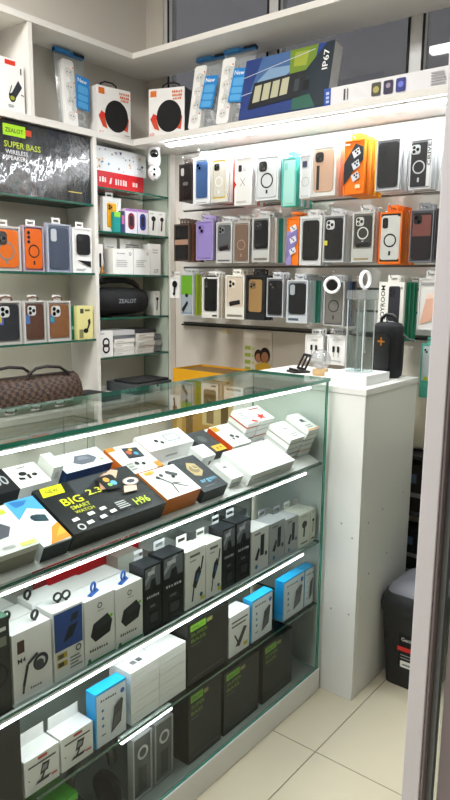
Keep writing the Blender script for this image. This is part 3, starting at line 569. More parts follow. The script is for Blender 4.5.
# board over the hooks
power_pack(0, 'bagged power strip with blue label, touching the boxed round speaker', (2.262, 1.928, ZB+.006), math.radians(-86), -.19)
power_pack(0, 'bagged power strip with blue label, touching the blue flood light carton', (2.255, 1.771, ZB+.006), math.radians(-86), -.19)
a = hit(236, 92, 0, 2.2); b = hit(324, 80, 0, 2.2); w_ = a.y-b.y
ipb = [('r', '2a3f7c', 0, 0, .62, 1), ('p', '47699a', [(.1, .45), (.62, .5), (.62, 1), (.2, 1)]), ('p', '7f9fbe', [(.14, .55), (.5, .6), (.62, .75), (.3, .78)]), ('p', '6f8a2a', [(.55, .55), (.80, .55), (.83, 1), (.52, 1)]), ('p', '9aa63a', [(.58, .72), (.72, .70), (.74, .94), (.58, .95)]),
       ('p', '1c2a34', [(.62, 0), (1, 0), (1, 1), (.92, 1), (.62, .42)]), ('p', '2f5f50', [(.62, 0), (.88, 0), (.80, .22), (.62, .2)]), ('l', 'cfd6e0', (.0, .70), (.8, .93), .006), ('l', 'cfd6e0', (.0, .40), (.5, .52), .006),
       ('p', '202329', [(.10, .14), (.70, .20), (.74, .62), (.14, .58)])]
for i in range(4): ipb.append(('p', 'b9b79a', [(.15+i*.105, .24+i*.012), (.235+i*.105, .25+i*.012), (.24+i*.105, .53+i*.01), (.16+i*.105, .52+i*.01)]))
ipb += [('rr', '3a3f46', .62, .30, .68, .50, .02), ('r', '0f1216', .72, .3, .78, .45), ('t', 'f4f4f2', 'IP67', .96, .56, .10, .32, 90)]
carton('floodlight_carton', w_, .055, .232, '24408c', (2.2275, (a.y+b.y)/2-.013, ZB+.008), (-.21, 0, -math.pi/2), front=ipb, faces={'r': 'd9d9d8', 't': 'e0e0de'}, label='large blue flood light carton printed IP67', cat='box')
a = hit(324, 100, 0, 2.185); zt = hit(390, 76.5, 0, 2.185).z; y1 = a.y; y0 = 0.62; L_ = y1-y0
carton('long_carton', L_, .075, zt-ZB-.0005, 'e6e5e8', (2.2225, (y0+y1)/2, ZB+.0005), (0, 0, -math.pi/2), label='long flat white carton with a blue end beside the flood light carton', cat='box',
    front=[('r', '2b50a8', 0, 0, .04, 1), ('r', 'b9c6e6', .012, .2, .03, .34), ('r', 'b9c6e6', .012, .42, .03, .56), ('r', 'b9c6e6', .012, .64, .03, .8), ('r', '4a4c52', .115, .2, .125, .8), ('r', '4a4c52', .135, .2, .14, .8),
           ('rr', '4a4a3a', .27, .12, .32, .82, .008), ('e', 'b0a860', .295, .45, .016), ('rr', '2f2a44', .335, .12, .385, .82, .008), ('e', '9a8aa8', .36, .55, .012), ('rr', '2a3080', .40, .12, .45, .82, .008), ('e', '6a78d8', .425, .5, .014)]
          +lines('a9a8ae', .575, .16, .66, .86, 5)+lines('a9a8ae', .72, .16, .78, .86, 5))
# ---- case cartons on the glass shelves of the left compartment
def unit_case(xs, yt, yb, yf, z0, label, tabm='ecebe8', **kw):
    xc, w_, zt = pxbox(xs[0], xs[1], yb, yt, yf); d = .02
    case_pack('phone_case_pack', w_, zt-z0, d, (xc, yf+d/2, z0+.0005), (0, 0, 0), label=label, tabm=K(tabm), **kw)
    return xc, w_, zt-z0
YU = 2.262; G2 = 1.390; G3 = 1.109
unit_case((-9, 21), 226, 271, YU, G2, 'orange phone case with grey ring in clear carton, beside the outlined one', border='cdc9c6', inner='b0aaa8', case=dict(col='e8721c', cam='tri', camcol='5a524e', ring='9a8a80'), bw=.06)
unit_case((23.5, 44), 226, 270.5, YU, G2, 'orange phone case with black ring in clear carton, beside the blue grey one', border='b9a9b4', inner='7a5a78', case=dict(col='ea6a14', cam='bar', ring='1f1c1c'), bw=.06)
unit_case((47.5, 71), 224, 270.5, YU, G2, 'blue grey phone case in a wide clear carton', border='aeb4c4', inner='8a93a8', case=dict(col='4d5568', cam='pad', camcol='cfd3da'), bw=.06)
unit_case((73, 92), 228, 272, YU, G2, 'white carton with black case and curled foot cut-out, by the divider', border='f1f1ef', inner='f1f1ef', case=None, film=False, pr=[('rr', '1a1b1d', .18, .40, .9, .86, .14), ('p', '1a1b1d', [(.2, .28), (.92, .12), (.92, .26)]), ('rr', '2c2d30', .26, .7, .5, .82, .06)]+lines(GREY, .15, .04, .7, .1, 2))
for i, (yy, col) in enumerate(((.021, 'b9663a'), (.042, '8d93a4'), (.063, 'd6d4d0'))):      # packs behind
    o = carton('phone_case_pack', .105, .018, .165, col, (1.60+i*.13, YU+yy+.012, G2+.0005), label=['rust coloured', 'blue grey', 'pale grey'][i]+' case carton standing behind the upper row in the unit', cat='phone case')
st = [('r', '4a5fc0', .08, .46, .3, .7), ('r', 'c9c23a', .12, .5, .22, .66)]; st2 = [('r', '4a78b8', .08, .46, .26, .66)]; st3 = [('r', '3a78b8', .1, .46, .28, .66), ('r', '3ab8b0', .12, .5, .24, .6)]
def leather(c, v): return mat('leather_'+c, c, .55, noise=.2, nscale=60, bump=.15, bscale=200)
for xs, yt, yb, c, lab, s_ in (((-4, 21.5), 301, 345, '20242c', 'black leather phone case in clear carton beside the brown one', st), ((24.5, 46), 301, 343, '5a3626', 'dark brown leather phone case in clear carton', st2), ((48, 71), 301, 341, '8a5a34', 'tan leather phone case in clear carton', st3)):
    xc, w_, h_ = unit_case(xs, yt, yb, YU, G3, lab, border='cfcdca', inner='9a948c', case=dict(col=leather(c, 0), cam='tri', camcol='d9dadb'), bw=.06, low=.02)
    m = MB(); m.tube([(xc-.025, YU+.012, G3+h_+.0005), (xc-.022, YU+.012, G3+h_+.012), (xc, YU+.012, G3+h_+.017), (xc+.022, YU+.012, G3+h_+.012), (xc+.025, YU+.012, G3+h_+.0005)], .0035, '6a4a34', 6)
    q = MB(); prints(q, 'front', w_, .0026, h_, s_); lo = q.build('color_sticker', None); lo.parent = [o for o in COL.objects if o.get('label') == lab][0]; lo.location = (0, -.0085, 0)
    lo2 = m.build('strap_loop', lo.parent); lo2.location = (-xc, -YU-.01, -G3-.0005)
standing('earphone_box', 70.5, 75, 340, 306, 2.285, G3+.0005, .04, '1d7a5e', 'dark green narrow box behind the yellow headset box', front=[('r', '8fd0b4', .2, .3, .8, .4)])
o, (xc, w_, h_) = standing('headset_box', 77.5, 93, 340, 306, YU, G3+.0005, .045, 'e6df9a', 'pale yellow box with a black headset, beside the divider', front=[('r', '4a4a3a', .18, .78, .4, .92), ('r', '6a6a4a', .48, .84, .8, .9), ('p', INK, [(.5, .2), (.62, .22), (.84, .5), (.8, .62), (.66, .58), (.68, .44)]), ('e', INK, .52, .26, .16, .12), ('r', '8a8a5a', .1, .05, .35, .3)])
# ---- handbag on the worktop
BAGM = mat('checked_canvas', '4a3226', .6); nt = BAGM.node_tree; ck = nt.nodes.new('ShaderNodeTexChecker'); tc = nt.nodes.new('ShaderNodeTexCoord'); mp = nt.nodes.new('ShaderNodeMapping'); mp.inputs['Rotation'].default_value = (0, math.radians(6), 0); mp.inputs['Scale'].default_value = (1, 1, 1)
ck.inputs['Color1'].default_value = lin('503a2c'); ck.inputs['Color2'].default_value = lin('231712'); ck.inputs['Scale'].default_value = 62
nt.links.new(tc.outputs['Object'], mp.inputs[0]); nt.links.new(mp.outputs[0], ck.inputs['Vector']); nt.links.new(ck.outputs['Color'], nt.nodes['Principled BSDF'].inputs['Base Color'])
hb = empty('handbag', (1.53, 2.185, ZBASE+.0005)); tag(hb, 'brown checked canvas handbag with dark round handles on the worktop', 'handbag')
V = []; F = []; n = 20; lv = [(0, .225, .072), (.006, .232, .08), (.05, .235, .082), (.09, .232, .07), (.118, .225, .05), (.128, .218, .036)]
for z, rx, ry in lv:
    for k in range(n): a = 2*math.pi*k/n; c, s_ = math.cos(a), math.sin(a); V.append((rx*math.copysign(abs(c)**.45, c), ry*math.copysign(abs(s_)**.45, s_), z+(.010*math.sin(3*a) if z > .14 else 0)))
for j in range(len(lv)-1):
    for k in range(n): F.append((j*n+k, j*n+(k+1) % n, (j+1)*n+(k+1) % n, (j+1)*n+k))
F += [tuple(range(n-1, -1, -1)), tuple(range((len(lv)-1)*n, len(lv)*n))]
MB().add(V, F, BAGM).build('body', hb, 50)
DKB = mat('dark_leather', '1c1413', .45)
for yy, dx in ((-.042, .0), (.03, -.12)):
    MB().tube([(-.03+dx, yy, .112), (-.025+dx, yy, .142), (.01+dx, yy, .162), (.06+dx, yy, .166), (.12+dx, yy, .158), (.155+dx, yy, .135), (.165+dx, yy, .112)], .006, DKB, 8).build('handle', hb, 60)
MB().tube([(-.2, -.03, .132), (0, -.036, .134), (.2, -.03, .132)], .003, DKB, 6).build('zip_trim', hb, 60)
MB().lathe([(.004, 0), (.004, .003)], STEEL, 10, Matrix.Translation((.03, -.0825, .07)) @ Matrix.Rotation(math.pi/2, 4, 'X')).build('rivet', hb)
lp = empty('laptop', (1.868, 2.19, ZBASE), (0, 0, .1)); tag(lp, 'closed black laptop lying beside the handbag', 'laptop')
MB().prism(rr(-.05, .06, -.10, .10, .01), .0005, .014, BLK).build('base', lp, bevel=.001); MB().prism(rr(-.05, .06, -.10, .10, .01), .0145, .022, BLKM).build('lid', lp, bevel=.001)
# ---- right compartment
RX0 = DX+.02
conf = [('e', ['2c3a58', '4a8ab8', '4a4a52', 'd8a04a', '8a8e94', '3a78b0'][i % 6], random.uniform(.04, .96), random.uniform(.08, .92), random.choice([.008, .012, .018])) for i in range(34)]
R1 = 1.752
xc, w_, zt = pxbox(98, 149, 186, 166, 2.285)
carton('red_flat_box', .30, .11, .072, 'c2161f', (2.112, 2.34, R1+.0005), label='flat red box with white lettering on the top glass shelf', cat='box', front=[*strokes('f0c9c6', .12, .36, .34, .14, 3), ('p', 'f0c9c6', [(.3, .3), (.34, .3), (.36, .66), (.33, .66)]), *strokes('f0c9c6', .42, .30, .38, .24, 5), *strokes('f0c9c6', .76, .34, .3, .12, 2)])
carton('confetti_box', .315, .12, .098, 'dfe2e4', (2.12, 2.345, R1+.0735), label='white confetti dotted box lying on the red box', cat='box', front=conf)
for r, z in ((2, 1.570),): pass
R2, R3, R4, R5 = 1.570, 1.388, 1.197, 1.022
YR = 2.268
xc, w_, zt = pxbox(103, 121, 229, 198, YR+.02)
case_pack('phone_case_pack', w_, zt-R2, .02, (xc, YR+.03, R2+.0005), (0, 0, 0), 'ecebe8', 'f4f2ee', case=dict(col='e0a019', cam='tri', camcol='b98212', w=.055), bw=.16, label='mustard yellow phone case carton on the second glass shelf')
standing('small_box', 114.5, 120.5, 231, 212, YR, R2+.0005, .03, '1f8f8a', 'tiny teal box in front of the mustard case carton', front=[('r', '8ac83a', 0, .75, 1, 1)])
standing('small_box', 121, 125, 231, 211, YR+.004, R2+.0005, .03, '3a3d6a', 'tiny violet box wedged between the teal box and the red watch box', front=[('r', 'c06aa0', .2, .4, .8, .8)])
for k, (xs, yt, c) in enumerate((((125.5, 137), 209, '7a2430'), ((137.5, 148), 210, '2f3a86'))):
    standing('watch_box', xs[0], xs[1], 233, yt, YR, R2+.0005, .04, 'd8d4dc', ['small pale box with a dark red oval watch', 'small pale box with a deep blue oval watch'][k], front=[('rr', c, .22, .16, .78, .84, .26), ('rr', '1d1a22', .36, .3, .64, .72, .14), ('r', 'a878b8', .0, .9, 1, 1)])
bud = [('e', INK, .5, .68, .24, .2), ('l', INK, (.52, .64), (.42, .2), .18), ('r', 'b9b9b6', .1, .86, .5, .9)]
for k, (xs, yt) in enumerate((((149, 158), 211), ((158.2, 165.5), 212))):
    standing('earbud_box', xs[0], xs[1], 234, yt, YR, R2+.0005, .035, 'eceae6', ['small white box with a black earbud, touching the blue watch box', 'small white box with a black earbud, by the glass side'][k], front=bud)
# third shelf: white cable boxes
zz = R3+.0005
standing('cable_box', 97.6, 103, 275, 244, YR, zz, .05, 'eceae6', 'slim white box with a black cable drawing, by the divider', front=[('rr', '2a2a2a', .3, .2, .7, .7, .2)])
standing('cable_box', 104, 117, 274, 238, YR+.055, zz, .05, 'dcd9d3', 'pale tall box at the back of the charger row', front=lines(GREY, .2, .6, .8, .8, 3))
standing('charger_box', 113, 133, 275, 249, YR, zz, .05, 'efeeea', 'wide white charger box in front of the third glass shelf', front=[*strokes(GREY, .2, .8, .05, .4, 5), ('o', '6a6a6a', .85, .82, .06, .04)]+lines('c4c4c0', .15, .3, .8, .6, 4))
standing('charger_box', 133.5, 150, 276, 249, YR, zz, .05, 'f0efec', 'wide white charger box touching the 17 box', front=[('o', '6a6a6a', .85, .82, .06, .04)]+lines('c4c4c0', .15, .3, .8, .6, 4))
standing('charger_box', 120, 148, 272, 240, YR+.055, zz, .05, 'e6e4df', 'white box standing at the back behind two charger boxes', front=lines('a9a9a4', .2, .7, .8, .9, 3))
standing('phone_box', 150.5, 160.5, 276, 244, YR, zz, .07, 'f2f1ee', 'white box numbered 17 at the end of the charger row', front=[('t', '4a4a4a', '17', .4, .06, .13, .34)]+lines('c4c4c0', .2, .7, .8, .86, 2), right=[])
st_ = empty('toy_figure', (1.985, 2.263, R3)); tag(st_, 'tiny tan figurine standing before the white charger boxes', 'figurine')
MB().lathe([(.008, .0005), (.010, .006), (.007, .014), (.004, .018), (.007, .024), (.006, .031), (.001, .034)], 'a8763a', 12).build('body', st_, 60)
MB().lathe([(.012, .0), (.012, .0005)], '6a4a24', 12).build('base', st_)
# fourth shelf: boombox
bb = empty('boombox_speaker', (2.128, 2.335, R4+.0005)); tag(bb, 'large black barrel shaped portable speaker with a carry handle', 'speaker')
CLOTH = mat('black_mesh', '0c0d10', .8, bump=.15, bscale=400)
MY = Matrix.Translation((0, 0, .070)) @ Matrix.Rotation(math.pi/2, 4, 'Y')
MB().lathe([(.056, -.158), (.067, -.147), (.0735, -.09), (.075, 0), (.0735, .09), (.067, .147), (.056, .158)], CLOTH, 32, MY, .84, .88).build('body', bb, 50)
for s_ in (-1, 1): MB().lathe([(.060, 0), (.054, .006), (.03, .010), (.005, .011)], mat('speaker_cone', '1c1d21', .35, coat=.4), 28, MY @ Matrix.Translation((0, 0, s_*.1582)) @ Matrix.Rotation(0 if s_ > 0 else math.pi, 4, 'X'), .84, .88).build('bass_cone', bb, 50)
MB().tube([(-.142, 0, .120), (-.136, 0, .138), (-.108, 0, .154), (-.05, 0, .164), (.05, 0, .164), (.108, 0, .154), (.136, 0, .138), (.142, 0, .120)], .010, BLK, 10, flat=1.3).build('handle', bb, 60)
q = MB(); prints(q, 'front', .316, .1335, .156, [('t', '8a9098', 'ZEALOT', .36, .40, .12, .34)]); q.build('brand_lettering', bb)
MB().box(-.07, .07, -.05, .05, .0005, .006, BLK).build('foot', bb)
standing('earbud_box', 154.5, 160, 316, 291, YR+.03, R4+.0005, .05, 'e3e1dc', 'small white box with a black earbud, beside the barrel speaker', front=bud)
# fifth shelf
standing('strap_box', 98.5, 113, 360, 331, YR, R5+.0005, .05, 'f1f0ee', 'white box with a black carabiner loop on the lowest glass shelf', front=[('o', INK, .52, .56, .25, .15), ('o', INK, .52, .32, .25, .15), ('rr', '2a2a2a', .3, .38, .74, .5, .06), ('r', 'b9b9b6', .1, .88, .4, .92)])
def pile(x0, x1, y, z, n, hh, cols, lab, d=.12, yaw=0):
    zc = z
    for i in range(n):
        h_ = hh; jx = random.uniform(-.003, .003)
        o = carton('flat_box', x1-x0, d, h_-.0006, cols[i % len(cols)], ((x0+x1)/2+jx, y+d/2+random.uniform(0, .006), zc), (0, 0, yaw+random.uniform(-.02, .02)), label=lab % ORD[i], cat='box', group='flat boxes on the lowest shelf', front=lines('b0afaa', .1, .35, .5, .65, 1)); zc += h_
    return zc
z_ = pile(2.058, 2.185, 2.272, R5+.0005, 4, .019, ['e9e6e0', 'dedbd4', 'efede8'], '%s cream flat box counting up the pile beside the carabiner box')
carton('flat_box', .16, .13, .016, '77797e', (2.115, 2.34, z_), (0, 0, .05), label='dark grey flat box on the pile beside the carabiner box', cat='box'); carton('flat_box', .15, .12, .022, 'c9c9cb', (2.11, 2.335, z_+.0165), (0, 0, -.06), label='light grey flat box topping the pile beside the carabiner box', cat='box')
z_ = pile(2.195, 2.315, 2.272, R5+.0005, 5, .019, ['e4e1da', 'edeae4', 'd9d6cf'], '%s cream flat box counting up the pile near the glass side')
carton('flat_box', .14, .13, .018, '3a3b40', (2.262, 2.345, z_), (0, 0, -.04), label='charcoal flat box topping the pile near the glass side', cat='box')
z_ = pile(2.325, 2.39, 2.30, R5+.0005, 3, .028, ['8f9194', 'a4a6a8', '7c7e82'], '%s grey block box counting up the pile against the glass side', d=.10)
# dark printer on the worktop
pr_ = empty('receipt_printer', (2.16, 2.22, ZBASE)); tag(pr_, 'dark grey printer on the worktop below the glass shelves', 'printer')
MB().prism(rr(-.12, .12, -.10, .10, .015), .0005, .045, mat('printer_grey', '3c4245', .5)).build('body', pr_, bevel=.003)
MB().prism(rr(-.11, .11, -.09, .06, .012), 0.0455, .055, BLKM).build('lid', pr_, bevel=.002); MB().box(-.09, .09, -.108, -.1005, .018, .032, '9a9c9c').build('paper_slot', pr_)
# pan camera under the corner of the lower board
ce = empty('security_camera', (2.245, 2.20, 1.86)); tag(ce, 'white two-headed security camera hanging under the shelf corner', 'camera')
ce.rotation_euler = (0, 0, math.radians(-44))
WP = mat('white_plastic', 'f0f0f0', .3)
MB().lathe([(.024, .0855), (.027, .082), (.028, .03), (.026, .012), (.02, .006)], WP, 24).build('upper_head', ce, 50)
MB().lathe([(.019, 0), (.016, .004), (.005, .007)], LENS, 20, Matrix.Translation((0, -.0262, .055)) @ Matrix.Rotation(math.pi/2, 4, 'X')).build('dome_lens', ce, 50)
MB().lathe([(.004, -.056), (.017, -.050), (.026, -.036), (.029, -.022), (.026, -.006), (.017, .005), (.004, .009)], WP, 24).build('lower_head', ce, 60)
for dx, dz, r in ((0, -.012, .006), (0, -.033, .006), (-.013, -.02, .003), (.013, -.02, .003), (-.008, -.006, .002), (.008, -.006, .002)):
    MB().lathe([(r, 0), (r*.8, .002)], LENS, 12, Matrix.Translation((dx, -.0285+abs(dx)*.25, dz)) @ Matrix.Rotation(math.pi/2, 4, 'X')).build('lens', ce)

# ================================================================== GOODS: on the end cabinet
ZP = 1.0405
pb = carton('white_plinth_box', .150, .168, .030, 'f3f3f1', (0, 0, 0), build=True)
place(pb, (1.987, 1.02, ZP), (0, 0, math.radians(-90))); tag(pb, 'flat white box carrying the acrylic phone stand', 'box')
# clear acrylic tower with a ring lamp on top
at = empty('acrylic_stand', (1.992, 1.018, ZP+.0305), (0, 0, math.radians(-6))); tag(at, 'clear acrylic display tower with a small ring lamp on top', 'display stand')
m = MB(); w2 = .031; H = .235
m.box(-w2, w2, -w2, -w2+.003, 0, H, ACRYL).box(-w2, w2, w2-.003, w2, 0, H, ACRYL).box(-w2, -w2+.003, -w2+.003, w2-.003, 0, H, ACRYL).box(w2-.003, w2, -w2+.003, w2-.003, 0, H, ACRYL)

PE = mat('polished_edge', 'e6eaea', .2)
for sx in (-1, 1):
    for sy in (-1, 1): m.box(sx*w2-.0012, sx*w2+.0012, sy*w2-.0012, sy*w2+.0012, 0, H, PE)
m.build('tower', at); MB().box(-w2-.004, w2+.004, -w2-.004, w2+.004, H, H+.03, glass('frosted_cap', 'eef2f2', .1, 1.5, 1.2, .16, 'e8eced')).build('cap', at); MB().box(-.012, .012, -.01, .01, .002, .20, glass('frosted_insert', 'eef2f3', .2, 1.45, 1, .12, 'e8ecec')).build('insert', at)
MB().box(.016, .030, -.004, .004, .06, .066, 'e8e8e6').box(.020, .024, -.004, .004, .066, .20, 'e8e8e6').build('clip_arm', at)
def ring_mesh(R, r, m, M): return MB().tube([(R*math.cos(2*math.pi*k/32), 0, R*math.sin(2*math.pi*k/32)) for k in range(32)], r, m, 10, M, closed=True, flat=.6)
RW = mat('ring_lamp_white', 'f6f6f6', .35, emis=.25)
ring_mesh(.026, .0068, RW, Matrix.Translation((.014, 0, H+.064)) @ Matrix.Rotation(math.radians(0), 4, 'Z')).build('ring_lamp', at, 60)
MB().box(.006, .022, -.004, .004, H+.0302, H+.034, 'e8e8e6').build('ring_neck', at)
# ring lamp clip hanging before the smoke grey pack
p_ = hit(332, 285, 0, 2.185)
rl = empty('ring_light_clip', (p_.x, p_.y, p_.z-.03), (0, 0, math.radians(-60))); tag(rl, 'white selfie ring light clip hanging before the smoke grey case', 'ring light')
ring_mesh(.0265, .0085, RW, Matrix.Translation((0, 0, .03))).build('ring', rl, 60)
MB().lathe([(.019, 0), (.019, .003)], BLK, 24, Matrix.Translation((0, .004, .03)) @ Matrix.Rotation(math.pi/2, 4, 'X')).build('dark_disc', rl)
MB().tube([(0, .004, .058), (0, .004, .075), (.004, .012, .082)], .002, STEEL, 6).build('hanger', rl)
# upright black speaker with orange cross
ps = empty('portable_speaker', (2.16, .997, ZP), (0, 0, math.radians(-92))); tag(ps, 'upright black speaker with an orange cross beside the acrylic stand', 'speaker')
MB().lathe([(.044, 0), (.052, .006), (.0545, .03), (.055, .10), (.0545, .15), (.051, .172), (.044, .184), (.03, .188)], BLKM, 32, None, 1, .9).build('body', ps, 50)
MB().prism(rr(-.030, .030, .02, .15, .022), .0, .004, mat('speaker_face', '1b1b1e', .35, coat=.3), Matrix.Translation((0, -.0472, 0)) @ Matrix.Rotation(math.pi/2, 4, 'X')).build('face_panel', ps)
q = MB().box(-.013, .013, -.0525, -.0515, .122, .127, 'd8872e').box(-.0025, .0025, -.0527, -.0516, .111, .138, 'd8872e'); q.build('orange_cross', ps)
MB().tube([(-.03, 0, .182), (-.028, 0, .20), (-.012, 0, .213), (.012, 0, .213), (.028, 0, .20), (.03, 0, .182)], .006, BLK, 8).build('carry_loop', ps, 60)
MB().tube([(.054, 0, .15), (.075, -.004, .135), (.10, 0, .13)], .0035, mat('grey_cord', '3c4a48', .6), 6).build('strap', ps, 60)
# black phone stand, clear globe lamp on wooden foot
fs = empty('phone_stand', (2.045, 1.285, ZP), (0, 0, math.radians(-118))); tag(fs, 'small black folding phone stand at the back of the white cabinet', 'phone stand')
MB().prism(rr(-.032, .032, -.035, .035, .01), 0, .006, BLK).build('base', fs)
M = Matrix.Translation((0, .012, .008)) @ Matrix.Rotation(math.radians(62), 4, 'X'); m = MB()
m.prism(rr(-.030, .030, 0, .008, .003), 0, .004, BLK, M).prism(rr(-.030, .030, .052, .062, .004), 0, .004, BLK, M)
for x in (-.026, -.0, .026): m.prism(rr(x-.004, x+.004, .004, .056, .002), .0002, .0042, BLK, M)
m.build('back_rest', fs); MB().box(-.03, .03, -.022, -.018, .006, .014, BLK).build('lip', fs)
gb = empty('globe_lamp', (2.03, 1.185, ZP), (0, 0, math.radians(-60))); tag(gb, 'clear round acrylic lamp on a pale wooden foot', 'lamp')
MB().lathe([(.026, 0), (.027, .003), (.027, .018), (.025, .021)], mat('pale_wood', 'c9a877', .5, noise=.15, nscale=30), 24).build('foot', gb, 40)
MB().lathe([(.008, .0215), (.024, .028), (.034, .044), (.036, .055), (.034, .066), (.024, .082), (.008, .0895)], glass('globe_glass', 'f4f6f6', .05, 1.5, 1.6, .16, 'dfe3e4'), 24).build('globe', gb, 60)
# poster on the wall under the slat wall
a = hit(243, 350, 0, 2.437); b = hit(272, 350, 0, 2.437); zt = hit(257, 331, 0, 2.437).z; zb = hit(257, 378, 0, 2.437).z
carton('poster', a.y-b.y, .003, zt-zb, 'e4dfd0', (2.4375, (a.y+b.y)/2, zb), (0, 0, -math.pi/2), label='cream poster with two faces and green squares under the slat wall', cat='poster',
       front=[('r', 'f0ecdf', .03, .85, .97, .97)]+[('r', '9fb84a', .08, .14+i*.15, .28, .22+i*.15) for i in range(4)]+[('r', 'c9d48a', .32, .14+i*.15, .42, .20+i*.15) for i in range(4)]
       +[('e', '3a2a20', .56, .48, .14, .18), ('e', 'c9926a', .56, .44, .1, .12), ('e', '2a1e18', .78, .50, .17, .22), ('e', 'b9805a', .78, .46, .12, .15), ('p', 'd8b03a', [(.46, .05), (.98, .05), (.98, .3), (.82, .36), (.64, .34), (.46, .28)]), ('r', '8a6a2a', .6, .05, .9, .12)])
o = MB().box(-.0006, 0, -.03, .03, -.012, .012, 'd8cba6').build('paper_tag'); place(o, (2.4395, 1.93, 1.135)); tag(o, 'beige paper tag stuck on the wall below the slat wall', 'tag')
# yellow carton behind the counter
ya = hit(173, 368, 0, 2.20); yb = hit(244, 372, 0, 2.20); yh = ya.z; yw = ya.y-yb.y
o = empty('yellow_carton', (2.20+.10, (ya.y+yb.y)/2, 0), (0, 0, math.radians(-90))); tag(o, 'tall yellow carton standing behind the glass counter', 'box')
YEL = mat('yellow_card', 'e0a410', .5, noise=.06, nscale=5); yd = .20
m = MB(); m.box(-yw/2, yw/2, -yd/2, -yd/2+.004, 0, yh, YEL).box(-yw/2, yw/2, yd/2-.004, yd/2, 0, yh, YEL).box(-yw/2, -yw/2+.004, -yd/2+.004, yd/2-.004, 0, yh, YEL).box(yw/2-.004, yw/2, -yd/2+.004, yd/2-.004, 0, yh, YEL).box(-yw/2+.004, yw/2-.004, -yd/2+.004, yd/2-.004, 0, .004, YEL)
prints(m, 'front', yw, yd, yh, [('r', 'b98a34', .0, .60, 1, .90), ('r', 'd8bf86', .44, .76, .98, .885), ('r', '8a6a34', .5, .77, .6, .87), ('r', '6e5228', .7, .77, .8, .86), ('r', 'd0a85a', .06, .68, .14, .88), ('r', '7a5a24', .2, .64, .3, .86)])
m.build('body', o); MB().box(-yw/2+.005, yw/2-.005, -yd/2+.005, yd/2-.005, yh-.012, yh-.008, mat('brown_card', '8a6a3c', .7)).build('inner_flap', o)

# ================================================================== GOODS: level 1 of the counter, on a sloping board
SO = Vector((0, 1.048, Z1)); SD = Vector((0, math.cos(RAMP), math.sin(RAMP))); SN = Vector((0, -math.sin(RAMP), math.cos(RAMP)))
o = cpart(MB(), 'display_ramp'); bpy.data.objects.remove(o)
rm = MB(); X0_, X1_ = CX0+.02, CX1-.012; y1_ = 1.048+.272*math.cos(RAMP); z1_ = Z1+.272*math.sin(RAMP)
rm.add([(X0_, 1.048, Z1+.0006), (X1_, 1.048, Z1+.0006), (X1_, y1_, z1_), (X0_, y1_, z1_), (X0_, y1_, Z1+.0006), (X1_, y1_, Z1+.0006)], [(0, 1, 2, 3), (3, 2, 5, 4), (0, 4, 5, 1), (0, 3, 4), (1, 5, 2)], LAM); cpart(rm, 'display_ramp')
def lying(name, x0, x1, s0, s1, t, col, label, base=0.0, yaw=0.0, **kw):
    c = SO+SD*((s0+s1)/2)+SN*(base+.002); c.x = (x0+x1)/2
    o = carton(name, x1-x0, s1-s0, t, col, (0, 0, 0), label=label, **kw); o.matrix_world = Matrix.Translation(c) @ Matrix.Rotation(RAMP, 4, 'X') @ Matrix.Rotation(yaw, 4, 'Z'); return o
hexp = [('p', '4a4c55', [(.2, .5), (.35, .3), (.7, .32), (.82, .5), (.66, .72), (.34, .74)]), ('p', '6a6c74', [(.34, .52), (.66, .5), (.6, .66), (.38, .68)])]
lying('speaker_gift_box', .60, .746, .022, .148, .048, 'c6c7c1', 'grey and white box with a hexagonal dark speaker and lime corner', top=hexp+[('r', 'b6cc3a', .62, .8, .92, .9), ('r', 'c9d86a', .75, .04, .98, .12)]+lines('a9aaa4', .5, .08, .72, .16, 2), front=[('r', '8c8c80', .02, .04, .98, .7)])
lying('sports_earphone_box', .752, .820, .014, .157, .042, 'e6ecef', 'blue and orange box with a sports earphone, beside the grey box', top=[('p', '4a9ad0', [(0, 1), (1, 1), (1, .66), (.5, .78), (.0, .6)]), ('p', '2a6aa8', [(.1, .98), (.7, .94), (.5, .86), (.2, .84)]), ('p', 'f08a1e', [(.25, .0), (1, .02), (1, .36), (.7, .30), (.45, .12)]), ('p', 'f4a83a', [(.6, .1), (.98, .12), (.96, .28)]), ('p', '1e3a44', [(.35, .5), (.8, .42), (.84, .56), (.55, .62)]), ('e', '173038', .45, .56, .12)], front=[('r', '24303a', .0, .0, 1, .9)])
lying('powerbank_box', .69, .801, .176, .25, .052, '141518', 'black box with a large grey zero on its lid', top=[('t', 'a9abb0', '50', .62, .3, .42, .3)])
lying('earbud_box', .806, .894, .188, .262, .04, 'eeede9', 'white box showing three black earbuds on its lid', top=[('e', INK, .44, .58, .11, .08), ('p', INK, [(.5, .5), (.6, .52), (.58, .3), (.5, .3)]), ('p', INK, [(.25, .46), (.4, .4), (.4, .3), (.24, .34)]), ('e', INK, .72, .44, .08, .06), *strokes(INK, .4, .82, .06, .25, 4)])
lying('slim_box', .899, .926, .198, .252, .066, 'ebeae6', 'narrow white box standing between the earbud box and navy box', front=[('rr', 'c9c8c4', .3, .5, .7, .8, .1)]+lines('a9a9a4', .2, .1, .8, .3, 2))
lying('speaker_gift_box', .935, 1.075, .19, .257, .046, 'e3e8ea', 'navy sided white box with a grey stone shaped speaker', faces={'f': '1f3a6a', 'l': '1f3a6a'}, top=[('p', '6a6d78', [(.28, .42), (.4, .24), (.66, .24), (.8, .44), (.7, .7), (.42, .76)]), ('p', '848794', [(.4, .5), (.66, .46), (.62, .64), (.46, .68)]), ('e', '8ab83a', .86, .3, .03)], front=[('r', '3a7ab8', .3, .1, .5, .4), ('r', '8ab83a', .66, .2, .72, .4), ('r', '9fb4c8', .82, .1, .94, .5)])
